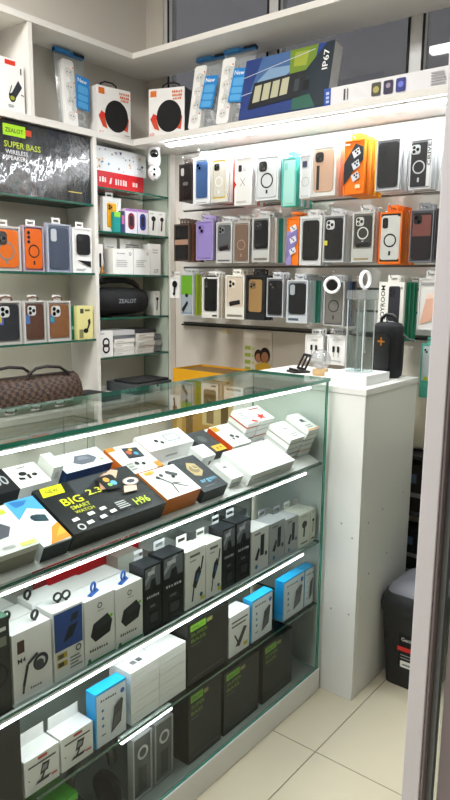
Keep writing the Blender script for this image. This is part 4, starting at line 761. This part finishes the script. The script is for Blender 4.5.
big = [('p', '34373c', [(.3, .62), (.6, .9), (.8, .98), (.34, .98)]), ('p', 'd8dc1e', [(.03, .80), (.24, .80), (.27, .99), (.06, .99)]), ('t', '23240c', 'NEW', .085, .85, .08, .12), ('t', 'd6d822', 'BIG', .13, .53, .15, .2), ('t', 'd2d43a', '2.3', .40, .60, .12, .15), ('t', 'c9cb3a', 'SMART', .16, .42, .075, .19), ('t', 'c9cb3a', 'WATCH', .16, .33, .06, .19)]
for u, v in ((.11, .23), (.27, .25), (.40, .27), (.20, .10), (.34, .12), (.46, .16)): big.append(('p', 'e6e6e2', [(u-.03, v-.03), (u+.035, v-.02), (u+.03, v+.04), (u-.03, v+.03)]))
big += [('o', 'cfcfcb', .10, .07, .035, .022), ('p', 'b98a72', [(.53, .62), (.62, .88), (.72, .95), (.70, .82), (.64, .6)]), ('p', 'c9a890', [(.62, .86), (.80, .98), (.86, .92), (.74, .72)]), ('e', 'b9a090', .87, .62, .085, .05), ('e', 'e6ded4', .87, .62, .07, .04), ('e', '3a3c40', .87, .62, .045, .024), ('p', 'd0b8a4', [(.70, .42), (.84, .40), (.88, .50), (.76, .56)]), ('rr', '0e0f11', .58, .56, .76, .88, .03), ('e', 'd89a3a', .66, .78, .03), ('e', '5aa0c8', .70, .68, .03), ('e', '8ac05a', .65, .66, .022), ('t', 'c6d82a', 'H96', .70, .10, .15, .16)]
big += lines('b8b8b4', .52, .14, .66, .3, 4)
lying('smartwatch_gift_box', .825, 1.097, .0145, .166, .046, '111315', 'large black smartwatch box lettered BIG 2.3', top=big)
lying('watch_box', 1.088, 1.199, .131, .24, .045, 'e3e2dd', 'white and orange box with a colourful watch, behind the tripod box', faces={'f': 'e07a18', 'l': 'd87014', 'r': 'e07a18'}, top=[('r', 'e6881e', 0, .86, .24, 1), ('p', '2b2a30', [(.34, .5), (.8, .46), (.84, .82), (.42, .9)]), ('e', 'c85a3a', .5, .7, .07), ('e', '4a9ab8', .66, .62, .06), ('e', 'd8b04a', .6, .78, .05), ('e', INK, .4, .3, .06), ('e', INK, .56, .24, .05), ('r', 'e08a2a', .82, .0, 1, .2)]+lines('9a9a94', .1, .1, .3, .4, 3))
lying('tripod_box', 1.101, 1.223, .017, .123, .05, 'e9e8e4', 'white and orange box picturing a small tripod', faces={'f': 'dd7a1a', 'l': 'c96c14', 'r': 'dd7a1a'}, top=[('l', INK, (.48, .42), (.4, .08), .03), ('l', INK, (.5, .42), (.78, .16), .03), ('l', INK, (.5, .42), (.72, .36), .025), ('l', INK, (.48, .4), (.34, .66), .03), ('e', '3a3c40', .3, .70, .05), ('e', '3a3c40', .42, .74, .05), ('p', '4a4c50', [(.56, .76), (.62, .86), (.84, .66), (.78, .58)]), ('e', INK, .66, .6, .04), ('r', 'e9a03a', .08, .86, .34, .96)])
lying('phone_kit_box', 1.204, 1.376, .189, .257, .046, 'f0efeb', 'white box with a pale phone picture and rounded grey frame', top=[('rr', 'b9bcbc', .1, .1, .92, .92, .05), ('rr', 'eceded', .12, .14, .90, .88, .05), ('rr', '9fa6a8', .5, .3, .82, .78, .06), ('rr', 'd3d9da', .53, .36, .79, .72, .04), ('e', INK, .3, .5, .04), ('e', INK, .38, .34, .035)], front=lines('b0b0ac', .4, .3, .7, .6, 1))
lying('watch_gift_box', 1.237, 1.333, .012, .148, .036, '2b2f34', 'charcoal box with a gold watch face and pale blue lettering', top=[('p', 'b9a274', [(.3, .46), (.5, .40), (.72, .52), (.7, .76), (.46, .84), (.28, .68)]), ('e', '8c7a52', .5, .62, .16, .16), ('l', 'e6dcc0', (.5, .62), (.5, .74), .02), ('l', 'e6dcc0', (.5, .62), (.62, .6), .02), ('t', '7ab8d8', 'argen', .24, .19, .11, .62), ('r', '6a7076', .2, .1, .6, .12)])
lying('adapter_box', 1.339, 1.392, .116, .168, .046, 'f2f1ee', 'small plain white box at the corner of the charcoal box', top=lines('b4b4b0', .2, .6, .8, .8, 1), front=[('rr', '5a5a58', .6, .3, .8, .6, .05)])
lying('adapter_box', 1.369, 1.421, .026, .094, .03, 'f1f0ed', 'flat plain white box between the charcoal box and large white one', top=[('r', '77787a', .3, .66, .6, .78)], front=lines('9a9a96', .2, .3, .8, .6, 1))
lying('cable_gift_box', 1.40, 1.478, .14, .24, .03, '35383a', 'dark box with a yellow patterned lid corner', top=[('r', 'e0b03a', .4, .0, 1, .26), ('e', '8a6a2a', .6, .12, .06), ('e', '8a6a2a', .8, .14, .06), ('e', '5a5e60', .4, .62, .2)])
lying('earphone_box', 1.488, 1.580, .13, .232, .04, 'ebeae6', 'white earphone box with a bright orange red side', faces={'l': 'd9501e', 'f': 'e4e2dc'}, top=[('e', '3a3a3c', .5, .44, .1, .08), ('e', '3a3a3c', .66, .34, .09, .07), ('r', 'e89a2a', .0, .74, .3, .96), ('e', '5a5a5c', .42, .3, .06)], left=strokes('f4d8c8', .06, .3, .35, .3, 4))
def lstack(x0, x1, s0, s1, ts, cols, lab, tops):
    b = 0
    for i, t in enumerate(ts):
        c = cols[i % len(cols)]
        lying('accessory_box', x0+random.uniform(-.001, .002), x1+random.uniform(-.002, .001), s0+random.uniform(0, .003), s1, t-.0006, 'efeeea', lab % ORD[i], base=b, cat='box', group=lab.split('up the ')[1], faces={'b': c}, front=[('r', c, 0, .02, 1, .22)], left=[('r', c, 0, .02, 1, .25)], top=tops if i == len(ts)-1 else ()); b += t
lstack(1.585, 1.640, .163, .238, [.02]*4, ['c23a2c', '2a2b2d', 'c9c9c4', 'c23a2c'], '%s box up the white pile beside the orange red side', lines('b8b8b4', .1, .3, .6, .8, 4)+[('p', 'd8322a', [(.4, .1), (.7, .0), (.95, .0), (.6, .2)])])
lstack(1.645, 1.72, .163, .238, [.02]*4, ['c9c9c4', 'c23a2c', 'd0cfc9'], '%s box up the pile with a red star on top', [('p', 'd8322a', [(.05, .3), (.25, .36), (.3, .55), (.42, .38), (.62, .4), (.48, .26), (.5, .06), (.32, .18), (.12, .1), (.2, .26)]), ('r', 'b0443a', .1, .8, .8, .86)]+lines('c4c4c0', .5, .5, .95, .75, 3))
lying('tablet_box', 1.436, 1.655, .011, .124, .036, 'f1f0ee', 'large plain white flat box at the front of the slope', top=lines('d4d3cf', .1, .2, .9, .8, 5, .12), front=lines('c0c0bb', .1, .35, .8, .6, 1))
lstack(1.661, 1.735, .05, .14, [.02]*4, ['b98a5a', '3a3a3c', 'c9c9c4', 'b0aaa0'], '%s box up the pile with a grey device lid', [('e', '8a8c8e', .5, .62, .12, .09), ('e', 'c9cacb', .5, .64, .07, .05)]+lines('a9a9a4', .3, .12, .9, .36, 2))
lstack(1.740, 1.806, .046, .138, [.02]*5, ['c9c9c4', 'c98a4a', 'b8b8b2', '9a9a94'], '%s box up the pile against the end glass', [('r', 'e09a4a', .0, .02, 1, .08), ('p', '4a4c50', [(.3, .5), (.7, .46), (.6, .66), (.34, .64)])]+lines('a9a9a4', .2, .16, .8, .36, 2))

# ================================================================== GOODS: level 2, upright boxes
YC = 1.056; z = Z2+.0005
def xs(px0, px1, ym, yf=YC): return hit(px0, ym, 1, yf).x, hit(px1, ym, 1, yf).x
def upr(name, px0, px1, yt, z0, d, col, label, yf=YC, dz=0, **kw):
    """upright carton: pixel left/right edges and front top edge at mid width"""
    xm = (px0+px1)/2; zt = hit(xm, yt, 1, yf).z; ym = yt+40; x0 = hit(px0, ym, 1, yf).x; x1 = min(hit(px1, ym, 1, yf).x, 1.813)
    o = carton(name, x1-x0-.0016, d, zt-z0, col, ((x0+x1)/2, yf+d/2, z0), label=label, **kw); return o, (x0+x1)/2, x1-x0-.0016, zt-z0
def ring_loop(x, y, z0, label, r=.0085):
    e = empty('finger_ring', (x, y, z0), (0, 0, random.uniform(-.3, .3))); tag(e, label, 'ring', 'black rings on the box tops')
    ring_mesh(r, .0035, BLK, Matrix.Translation((0, 0, r+.0035))).build('band', e, 60); MB().lathe([(.0035, 0), (.0035, .0012)], BLK, 10).build('foot', e)
m4 = [('rr', '4a3230', .12, .70, .30, .88, .01), ('t', '3a3a3c', 'M4', .12, .555, .075, .2), ('o', '2c2d31', .70, .45, .20, .12), ('e', '3f4146', .66, .42, .12, .12), ('l', '2c2d31', (.24, .2), (.36, .5), .07), ('l', '2c2d31', (.36, .5), (.62, .60), .07), ('l', '2c2d31', (.24, .2), (.22, .1), .05), *strokes('6a6a68', .40, .12, .035, .3, 5)]
upr('headset_box', -26, 11, 622, z, .10, '2a2e2c', 'dark green lidded box with a black cable loop, beside the M4 box', faces={'t': '4a6a58'}, front=[('o', '0e0f10', .55, .4, .36, .3), ('r', 'c9c9c4', .5, .86, .9, .9), ('r', '77786a', .55, .7, .9, .8)])
o, xc, w_, h_ = upr('headset_box', 12.5, 52.5, 627, z, .052, 'e6e5e1', 'white open-ear headset box marked M4', front=m4)
carton('headset_box', w_, .052, h_, 'e6e5e1', (xc-.004, YC+.052/2+.0545, z), label='white headset box directly behind the M4 box', cat='box'); carton('headset_box', w_, .052, h_, 'dddcd7', (xc-.010, YC+.052/2+.109, z), label='white headset box third back from the front glass', cat='box')
for i, (dx, dy) in enumerate(((.022, .012), (-.018, .05), (-.028, .078), (-.045, .125))): ring_loop(xc+dx, YC+dy+.008, z+h_+.0003, 'small black finger ring standing on the white headset boxes')
o, xc, w_, h_ = upr('adapter_box', 53.5, 84, 607, z, .055, 'e4e4e0', 'white and deep blue box picturing an adapter', front=[('r', '28478a', .03, .42, .97, .97), ('p', '1a2330', [(.3, .52), (.62, .56), (.82, .74), (.5, .72)]), ('p', '1a2330', [(.55, .78), (.8, .8), (.84, .9), (.62, .88)]), ('r', 'c2a83a', .08, .3, .42, .38), ('r', 'c2a83a', .08, .18, .42, .26), ('r', '4a4a3a', .12, .31, .3, .37), ('r', '4a4a3a', .12, .19, .3, .25), ('o', '5a5a58', .8, .36, .1, .06)]+lines('8a8a86', .5, .1, .92, .3, 4))
carton('adapter_box', w_, .055, h_+.004, 'e8e7e3', (xc-.006, YC+.055*1.5+.004, z), label='white box behind the deep blue adapter box', cat='box')
for i, (dx, dy) in enumerate(((.012, .03), (.0, .034), (-.024, .085))): ring_loop(xc+dx*1.6, YC+dy, z+h_+(.0003 if dy < .055 else .0045), 'small black finger ring standing on the adapter boxes')
cube = [('p', '16181c', [(.18, .42), (.34, .30), (.84, .36), (.92, .54), (.76, .68), (.28, .60)]), ('p', '2a2d33', [(.28, .60), (.76, .68), (.92, .54), (.42, .48)]), ('o', '6a6c6a', .5, .86, .08, .05), ('e', '8ac83a', .88, .62, .05), *strokes('2a2a2c', .14, .17, .045, .6, 8), ('r', 'b9b9b4', .4, .78, .62, .80), ('e', '3a6a4a', .1, .06, .05)]
for k, (a_, b_, yt) in enumerate(((84.6, 115, 596), (115.8, 143, 584))):
    o, xc, w_, h_ = upr('mini_speaker_box', a_, b_, yt, z, .06, 'e8e7e3', ['white box with black cube speaker, touching the deep blue adapter box', 'white box with black cube speaker, touching the slim black cable packs'][k], front=cube+[('r', '2f7a4a', .02, .0, .98, .04)])
    e = empty('bag_hook', (xc, YC+.02, z+h_+.0003), (0, 0, .4)); tag(e, ['blue plastic hook on the speaker box beside the adapter box', 'blue plastic hook on the speaker box beside the black packs'][k], 'hook')
    MB().tube([(-.016, 0, .0035), (-.006, 0, .005)]+[(.0095*math.sin(a), 0, .0155-.0095*math.cos(a)) for a in [-.6-k*(2*math.pi-1.2)/10 for k in range(11)]]+[(.006, 0, .005), (.016, 0, .0035)], .0028, '2a5fae', 8).build('loop', e, 60); MB().box(-.018, .018, -.005, .005, 0, .0025, '2f66b8').build('foot', e)
    carton('mini_speaker_box', w_, .06, h_, 'e0dfda', (xc-.004, YC+.095, z), label=['white box behind the speaker box beside the adapter box', 'white box behind the speaker box beside the black packs'][k], cat='box')
x0 = hit(38, 600, 1, 1.25).x
carton('red_flat_box', .30, .055, .19, 'b01a22', (x0+.17, 1.27, z), label='long red box with white letters standing at the back of the middle shelf', cat='box', front=[('t', 'f0dcdc', 'SH', .76, .80, .12, .12), *strokes('d89a9a', .36, .83, .06, .3, 7)])
def cable_pack(px0, px1, yt, ytab, label, dark=True, yf=YC):
    body = '26292c' if dark else 'b9bab8'
    fr = [('r', '7d8286', .06, .66, .94, .97), ('p', 'b9bdc0', [(.06, .8), (.5, .97), (.72, .97), (.06, .72)]), ('r', 'e0e2e3', .2, .86, .6, .92), ('p', '2a2c2f', [(.3, .66), (.7, .66), (.62, .8), (.4, .78)]), *strokes('e3e5e6', .14, .51, .045, .72, 6), ('r', '6a6e72', .3, .36, .6, .40), ('rr', '0f1012', .22, .08, .82, .30, .05), ('rr', '3a3d41', .3, .12, .74, .26, .04)]
    o, xc, w_, h_ = upr('cable_pack', px0, px1, yt, z, .05, body, None, front=fr, yf=yf)
    o.name = 'carton'; e = empty('cable_pack', o.location.copy()); o.parent = e; o.location = (0, 0, 0); tag(e, label, 'cable pack')
    t = tab_mesh(w_, h_, .05, K('c9cccd')); t.build('hang_tab', e); q = MB(); q.add([(-w_/2, -.0275, 0), (w_/2, -.0275, 0), (w_/2, -.0275, h_+.004), (-w_/2, -.0275, h_+.004)], [(0, 1, 2, 3)], FILM); q.build('clear_sleeve', e)
    return e, xc, w_, h_
cable_pack(144, 161.5, 565, 0, 'slim black cable pack touching the cube speaker boxes'); cable_pack(162.5, 184, 554, 0, 'slim black cable pack touching the white tester boxes')
tester = [('p', '22262c', [(.36, .36), (.52, .30), (.8, .56), (.7, .68), (.5, .6)]), ('l', '22262c', (.78, .6), (.88, .82), .08), ('l', '22262c', (.42, .34), (.34, .1), .07), ('p', '3a5a8a', [(.5, .44), (.6, .42), (.7, .54), (.6, .56)]), ('r', 'd8c83a', .74, .06, .96, .12), ('e', '3a5a7a', .78, .16, .08), ('r', '6a6a66', .2, .88, .7, .92), ('r', 'b0b0ac', .2, .8, .5, .83)]
for k, (a_, b_, yt) in enumerate(((185, 205.2, 549), (206, 221.5, 541.5))):
    o, xc, w_, h_ = upr('tester_box', a_, b_, yt, z, .05, 'e9e8e0', None, front=tester); o.name = 'carton'
    e = empty('tester_box', o.location.copy()); o.parent = e; o.location = (0, 0, 0); tag(e, ['cream box with a black plug and lead, beside the slim black packs', 'cream box with a black plug and lead, beside the dark square packs'][k], 'box'); t = tab_mesh(w_, h_, .05, K('f0efe8')); t.build('hang_tab', e)
cable_pack(222.3, 235, 528, 0, 'dark square cable pack touching the cream tester box'); cable_pack(235.6, 250, 521, 0, 'dark square cable pack touching the white car charger box')
chg = [('p', '2a2c30', [(.2, .3), (.36, .26), (.5, .5), (.4, .56)]), ('p', '2a2c30', [(.5, .34), (.72, .34), (.74, .84), (.52, .84)]), ('e', '4a7aa0', .3, .12, .08), ('r', '77787a', .16, .88, .5, .92), ('r', '3a3c40', .78, .3, .9, .4)]
for k, (a_, b_, yt, c, lab) in enumerate(((250.8, 268, 529, 'dcdbd6', 'pale car charger box touching the dark square packs'), (268.8, 284, 522, 'a9abaa', 'grey car charger box in the middle of the charger row'), (284.6, 297, 518, 'b4b6b4', 'silver grey charger box beside the cream remote boxes'))):
    o, xc, w_, h_ = upr('car_charger_box', a_, b_, yt, z, .06, c, None, front=chg); o.name = 'carton'; e = empty('car_charger_box', o.location.copy()); o.parent = e; o.location = (0, 0, 0); tag(e, lab, 'box'); t = tab_mesh(w_, h_, .06, K('8f9192')); t.build('hang_tab', e)
rem = [('e', '26282c', .5, .66, .22, .18), ('l', '26282c', (.5, .6), (.46, .28), .14), ('r', '5a5a58', .2, .08, .8, .12), ('r', 'b0b0aa', .2, .9, .7, .93)]
for k, (a_, b_, yt) in enumerate(((297.8, 309, 514), (309.6, 316.8, 509))):
    o, xc, w_, h_ = upr('microphone_box', a_, b_, yt, z, .07, 'dfe0d2', None, front=rem); o.name = 'carton'; e = empty('microphone_box', o.location.copy()); o.parent = e; o.location = (0, 0, 0); tag(e, ['cream box with a black microphone, beside the charger row', 'cream box with a black microphone, against the end glass'][k], 'box'); t = tab_mesh(w_, h_, .07, K('e9e8de')); t.build('hang_tab', e)
# second row behind (tops and tabs show)
for k, (a_, b_, yt, c, lab) in enumerate(((118, 140, 545, 'b9bcae', 'pale green box in the back row behind the cube speakers'), (150, 176, 538, '9a9e98', 'grey box in the back row behind the slim black packs'), (190, 214, 520, '8c908c', 'dull grey box in the back row behind the cream testers'), (226, 246, 505, '55595a', 'dark grey box in the back row behind the square packs'), (278, 293, 500, 'e2e3d6', 'cream box in the back row behind the microphone boxes'))):
    upr('back_row_box', a_, b_, yt+8, z, .05, c, lab, yf=1.20)
cb = empty('black_cable', (1.52, 1.20, z)); tag(cb, 'loose black cable bent upright behind the charger boxes', 'cable')
MB().tube([(-.07, 0, .004), (-.055, 0, .07), (-.05, 0, .13), (-.03, .002, .17), (-.0, .004, .205), (.012, .004, .19), (.02, .004, .12), (.022, 0, .004)], .004, BLK, 8).build('lead', cb, 60)
MB().box(-.085, -.06, -.008, .008, 0, .012, BLK).build('plug', cb)

# ================================================================== GOODS: level 3
z = Z3+.0005
upr('speaker_carton', -40, 22, 727, z, .16, '101112', 'plain black speaker carton on the third shelf beside the phone holder boxes')
hold = [('rr', 'b23a34', .38, .86, .66, .94, .03), ('r', '4a4a4a', .1, .74, .9, .79), ('p', '33353a', [(.42, .40), (.66, .44), (.72, .68), (.5, .70)]), ('p', '8a8c90', [(.47, .48), (.62, .5), (.65, .62), (.52, .63)]), ('l', '33353a', (.55, .44), (.46, .26), .06), ('p', '33353a', [(.28, .2), (.66, .2), (.74, .28), (.36, .28)]), ('r', 'c23a34', .74, .2, .92, .25), ('e', '33353a', .1, .42, .02)]
for k, (a_, b_, yt) in enumerate(((25, 60.5, 752), (61.5, 94, 730))):
    o, xc, w_, h_ = upr('phone_holder_box', a_, b_, yt, z, .05, 'e9e8e4', None, front=hold); o.name = 'carton'; e = empty('phone_holder_box', o.location.copy()); o.parent = e; o.location = (0, 0, 0); tag(e, ['white phone holder box beside the plain black speaker carton', 'white phone holder box beside the bright blue power bank box'][k], 'box')
    MB().box(-w_/2+.003, w_/2-.003, .022, .0235, h_, h_+.028, 'e9e8e2').build('back_flap', e)
def bank(a_, b_, yt, lab, hang=False, yf=YC):
    o, xc, w_, h_ = upr('power_bank_box', a_, b_, yt, z, .032, 'dfe3e5', lab, yf=yf, faces={'l': '1c9ad6', 't': '22a8e0', 'r': '1c9ad6'}, front=[('r', '22a8e0', 0, .955, 1, 1), ('r', '22a8e0', 0, 0, .03, 1), *strokes('2a2c2e', .16, .81, .04, .52, 7), ('e', '2a6aae', .86, .82, .07), ('p', '45474c', [(.46, .14), (.80, .26), (.88, .66), (.82, .70), (.58, .60)]), ('p', '5c5e64', [(.53, .2), (.76, .3), (.8, .48), (.58, .42)]), ('e', '4a7a9a', .2, .66, .04), ('e', '4a7a9a', .2, .52, .04), ('e', '4a7a9a', .2, .38, .04), ('r', '8a8c8e', .14, .2, .28, .23)])
    return o
bank(95.5, 126.5, 686, 'bright blue and white power bank box beside the phone holder boxes')
xa = hit(130.5, 690, 1, YC).x; xb = hit(186, 670, 1, YC).x; zt = hit(158, 657, 1, YC).z; rows = 5; hh = (zt-z)/rows; wm = (xb-xa)/2
for c_ in range(2):
    for r_ in range(rows):
        carton('charger_box', wm-.0026, .075, hh-.0016, 'eeeeea', (xa+wm*(c_+.5), YC+.0375, z+r_*hh), label='%s plain white box up the %s column of the white block' % (ORD[r_], ['power bank side', 'speaker carton side'][c_]), cat='box', group='plain white boxes in the block', front=[('r', 'd0d0cc', .06, .46, .5, .5)], top=[('r', '77787a', .3, .3, .46, .5), ('r', '55565a', .5, .3, .66, .5)] if (r_ == rows-1 and c_ == 0) else ())
zsp = [('p', '7ab82a', [(.06, .86), (.42, .86), (.42, .96), (.06, .96)]), ('t', '24380c', 'ZEALOT', .09, .885, .045, .29), ('r', '8a8a4a', .44, .88, .58, .94), ('t', '6a8a2a', 'SUPER', .07, .77, .055, .4), ('t', '6a8a2a', 'BASS', .07, .68, .055, .34), ('r', '4a5240', .07, .62, .3, .64), ('r', '3f4543', .1, .08, .9, .10)]
upr('speaker_carton', 187.5, 228, 614, z, .16, '0b0c0c', 'black speaker carton with a green tag on the third shelf', front=zsp)
upr('phone_holder_box', 229, 249, 612.5, z, .05, 'e6e5e1', 'white phone holder box between the black carton and blue boxes', front=[('r', '5a5a58', .1, .8, .9, .84), ('r', '5a5a58', .1, .7, .8, .74), ('p', '2a2b2e', [(.3, .2), (.5, .16), (.86, .56), (.7, .6)]), ('r', 'c9b84a', .7, .1, .9, .2), ('l', '2a2b2e', (.4, .3), (.24, .5), .06)])
bank(251, 271.5, 596, 'bright blue power bank box touching the white holder box')
bank(282.5, 303, 577, 'bright blue power bank box, inner one of the pair by the end glass'); bank(303.8, 315.5, 567, 'bright blue power bank box nearest the end glass')
# ================================================================== GOODS: lowest level
z = Z4+.0005
def lowbox(x0, x1, zt, lab, d=.17, yf=1.058): return carton('speaker_carton', x1-x0-.003, d, zt-z, '0b0c0c', ((x0+x1)/2, yf+d/2, z), label=lab, cat='box', front=zsp)
lowbox(1.195, 1.335, .288, 'black speaker carton with a green tag under the tagged third shelf carton'); lowbox(1.345, 1.515, .275, 'black speaker carton with a green tag between two others on the floor of the case'); lowbox(1.535, 1.70, .272, 'black speaker carton with a green tag nearest the end glass on the case floor')
carton('router_box', .17, .14, .160, '3a3c3a', (.745, 1.06+.07, z), label='grey box with a grass green lid on the case floor', cat='box', faces={'t': '4fb82a'}, front=[('r', '4fb82a', 0, .9, 1, 1), ('r', '4a4c4a', .5, .1, .9, .6)])
hp = empty('headphones', (.918, 1.12, z)); tag(hp, 'black over-ear headphones standing on the case floor', 'headphones')
MB().tube([(.068*math.cos(a), 0, .11+.082*math.sin(a)) for a in [math.pi*k/14 for k in range(15)]], .010, BLK, 8, flat=1.5).build('headband', hp, 60)
for s_ in (-1, 1): MB().lathe([(.03, -.016), (.044, -.012), (.046, .004), (.036, .014)], BLKM, 24, Matrix.Translation((s_*.052, 0, .046)) @ Matrix.Rotation(s_*math.pi/2, 4, 'Y')).build('ear_cup', hp, 50)
for i, (xx, c) in enumerate(((1.045, 'c4c6c4'), (1.122, 'a9abaa'))):
    case_pack('cable_pouch', .066, .17, .02, (xx, 1.085, z), (0, 0, 0), c, '6a6c6a', label=['clear cable pouch beside the headphones on the case floor', 'clear cable pouch beside the tagged cartons on the case floor'][i], cat='cable pack', pr=[('o', 'dfe0de', .5, .72, .28, .18), ('r', '3a3c3e', .3, .1, .7, .5)])
cpart(MB().box(.95, 1.12, 1.046, 1.058, Z3-.0215, Z3-.0145, mat('dim_glow_bar', 'f4f8ff', .4, emis=5.0)).box(.95, 1.12, 1.046, 1.060, Z3-.0143, Z3-.0075, FRM), 'light_strip')  # short weakly glowing bar under the third shelf

# ================================================================== waste bin and the storage behind it
bn = empty('waste_bin', (2.105, .797, 0), (0, 0, math.radians(0))); bn.scale = (1, 1, .9); tag(bn, 'black plastic waste bin with a grey swing lid beside the cabinet', 'waste bin')
def loft(levels, m, name, parent, bevel=0):
    V = []; F = []; n = None
    for z_, wx, wy, r in levels:
        P = rr(-wx, wx, -wy, wy, r); n = len(P); V += [(x, y, z_) for x, y in P]
    for j in range(len(levels)-1):
        for k in range(n): F.append((j*n+k, j*n+(k+1) % n, (j+1)*n+(k+1) % n, (j+1)*n+k))
    F += [tuple(range(n-1, -1, -1)), tuple(range((len(levels)-1)*n, len(levels)*n))]; return MB().add(V, F, m).build(name, parent, 40)
BIN = mat('bin_black', '1b1c1e', .5, bump=.05, bscale=300)
loft([(0, .085, .078, .02), (.006, .09, .083, .02), (.30, .108, .1, .025)], BIN, 'body', bn)
loft([(.3005, .112, .106, .028), (.325, .115, .109, .03), (.350, .113, .107, .035), (.372, .104, .098, .04)], BIN, 'rim', bn)
lid = loft([(.3725, .100, .094, .038), (.392, .094, .086, .036), (.412, .076, .066, .034), (.420, .05, .04, .03)], mat('grey_lid', '7d7e88', .4), 'swing_lid', bn)
q = MB(); prints(q, 'left', .20, .095, .15, [('rr', '141414', .05, .1, .95, .98, .05), ('t', 'c9c9c9', 'Genius', .14, .80, .10, .5), ('r', 'c8322a', 0, .52, 1, .64), ('r', '8a8a8a', .12, .40, .5, .43), ('r', '8a8a8a', .12, .32, .7, .35), ('rr', 'e0e0dc', .12, .08, .9, .26, .03), ('r', '6a6a6a', .2, .14, .6, .18)])
lo = q.build('sticker', bn); lo.location = (.0045, -.012, .085); lo.rotation_euler = (0, math.radians(-3.6), 0)
rk = empty('storage_rack', (2.38, .75, 0)); tag(rk, 'dark rack of black cartons in the gap behind the bin', 'rack')
for zz in (.02, .27, .50, .72): MB().box(-.055, .055, -.38, .47, zz, zz+.012, '3a3b3c').build('rack_shelf', rk)
for yy in (-.375, .455): MB().box(-.055, -.04, yy, yy+.012, 0, .732, '2c2d2e').build('upright', rk)
for i, zz in enumerate((.0325, .2825, .5125)):
    for j in range(5): carton('storage_carton', .13, .08, .14+.02*((i+j) % 3), ['1a1b1e', '232528', '2f2a26'][(i+j) % 3], (2.386, .445+j*.165, zz), (0, 0, -math.pi/2), label='dark carton on the %s rack shelf, %s from the sliding door' % (['lowest', 'middle', 'upper'][i], ORD[j]), cat='box', front=[('r', '8a8c90', .2, .3, .7, .4), ('r', '5a6a8a', .2, .6, .5, .8)])
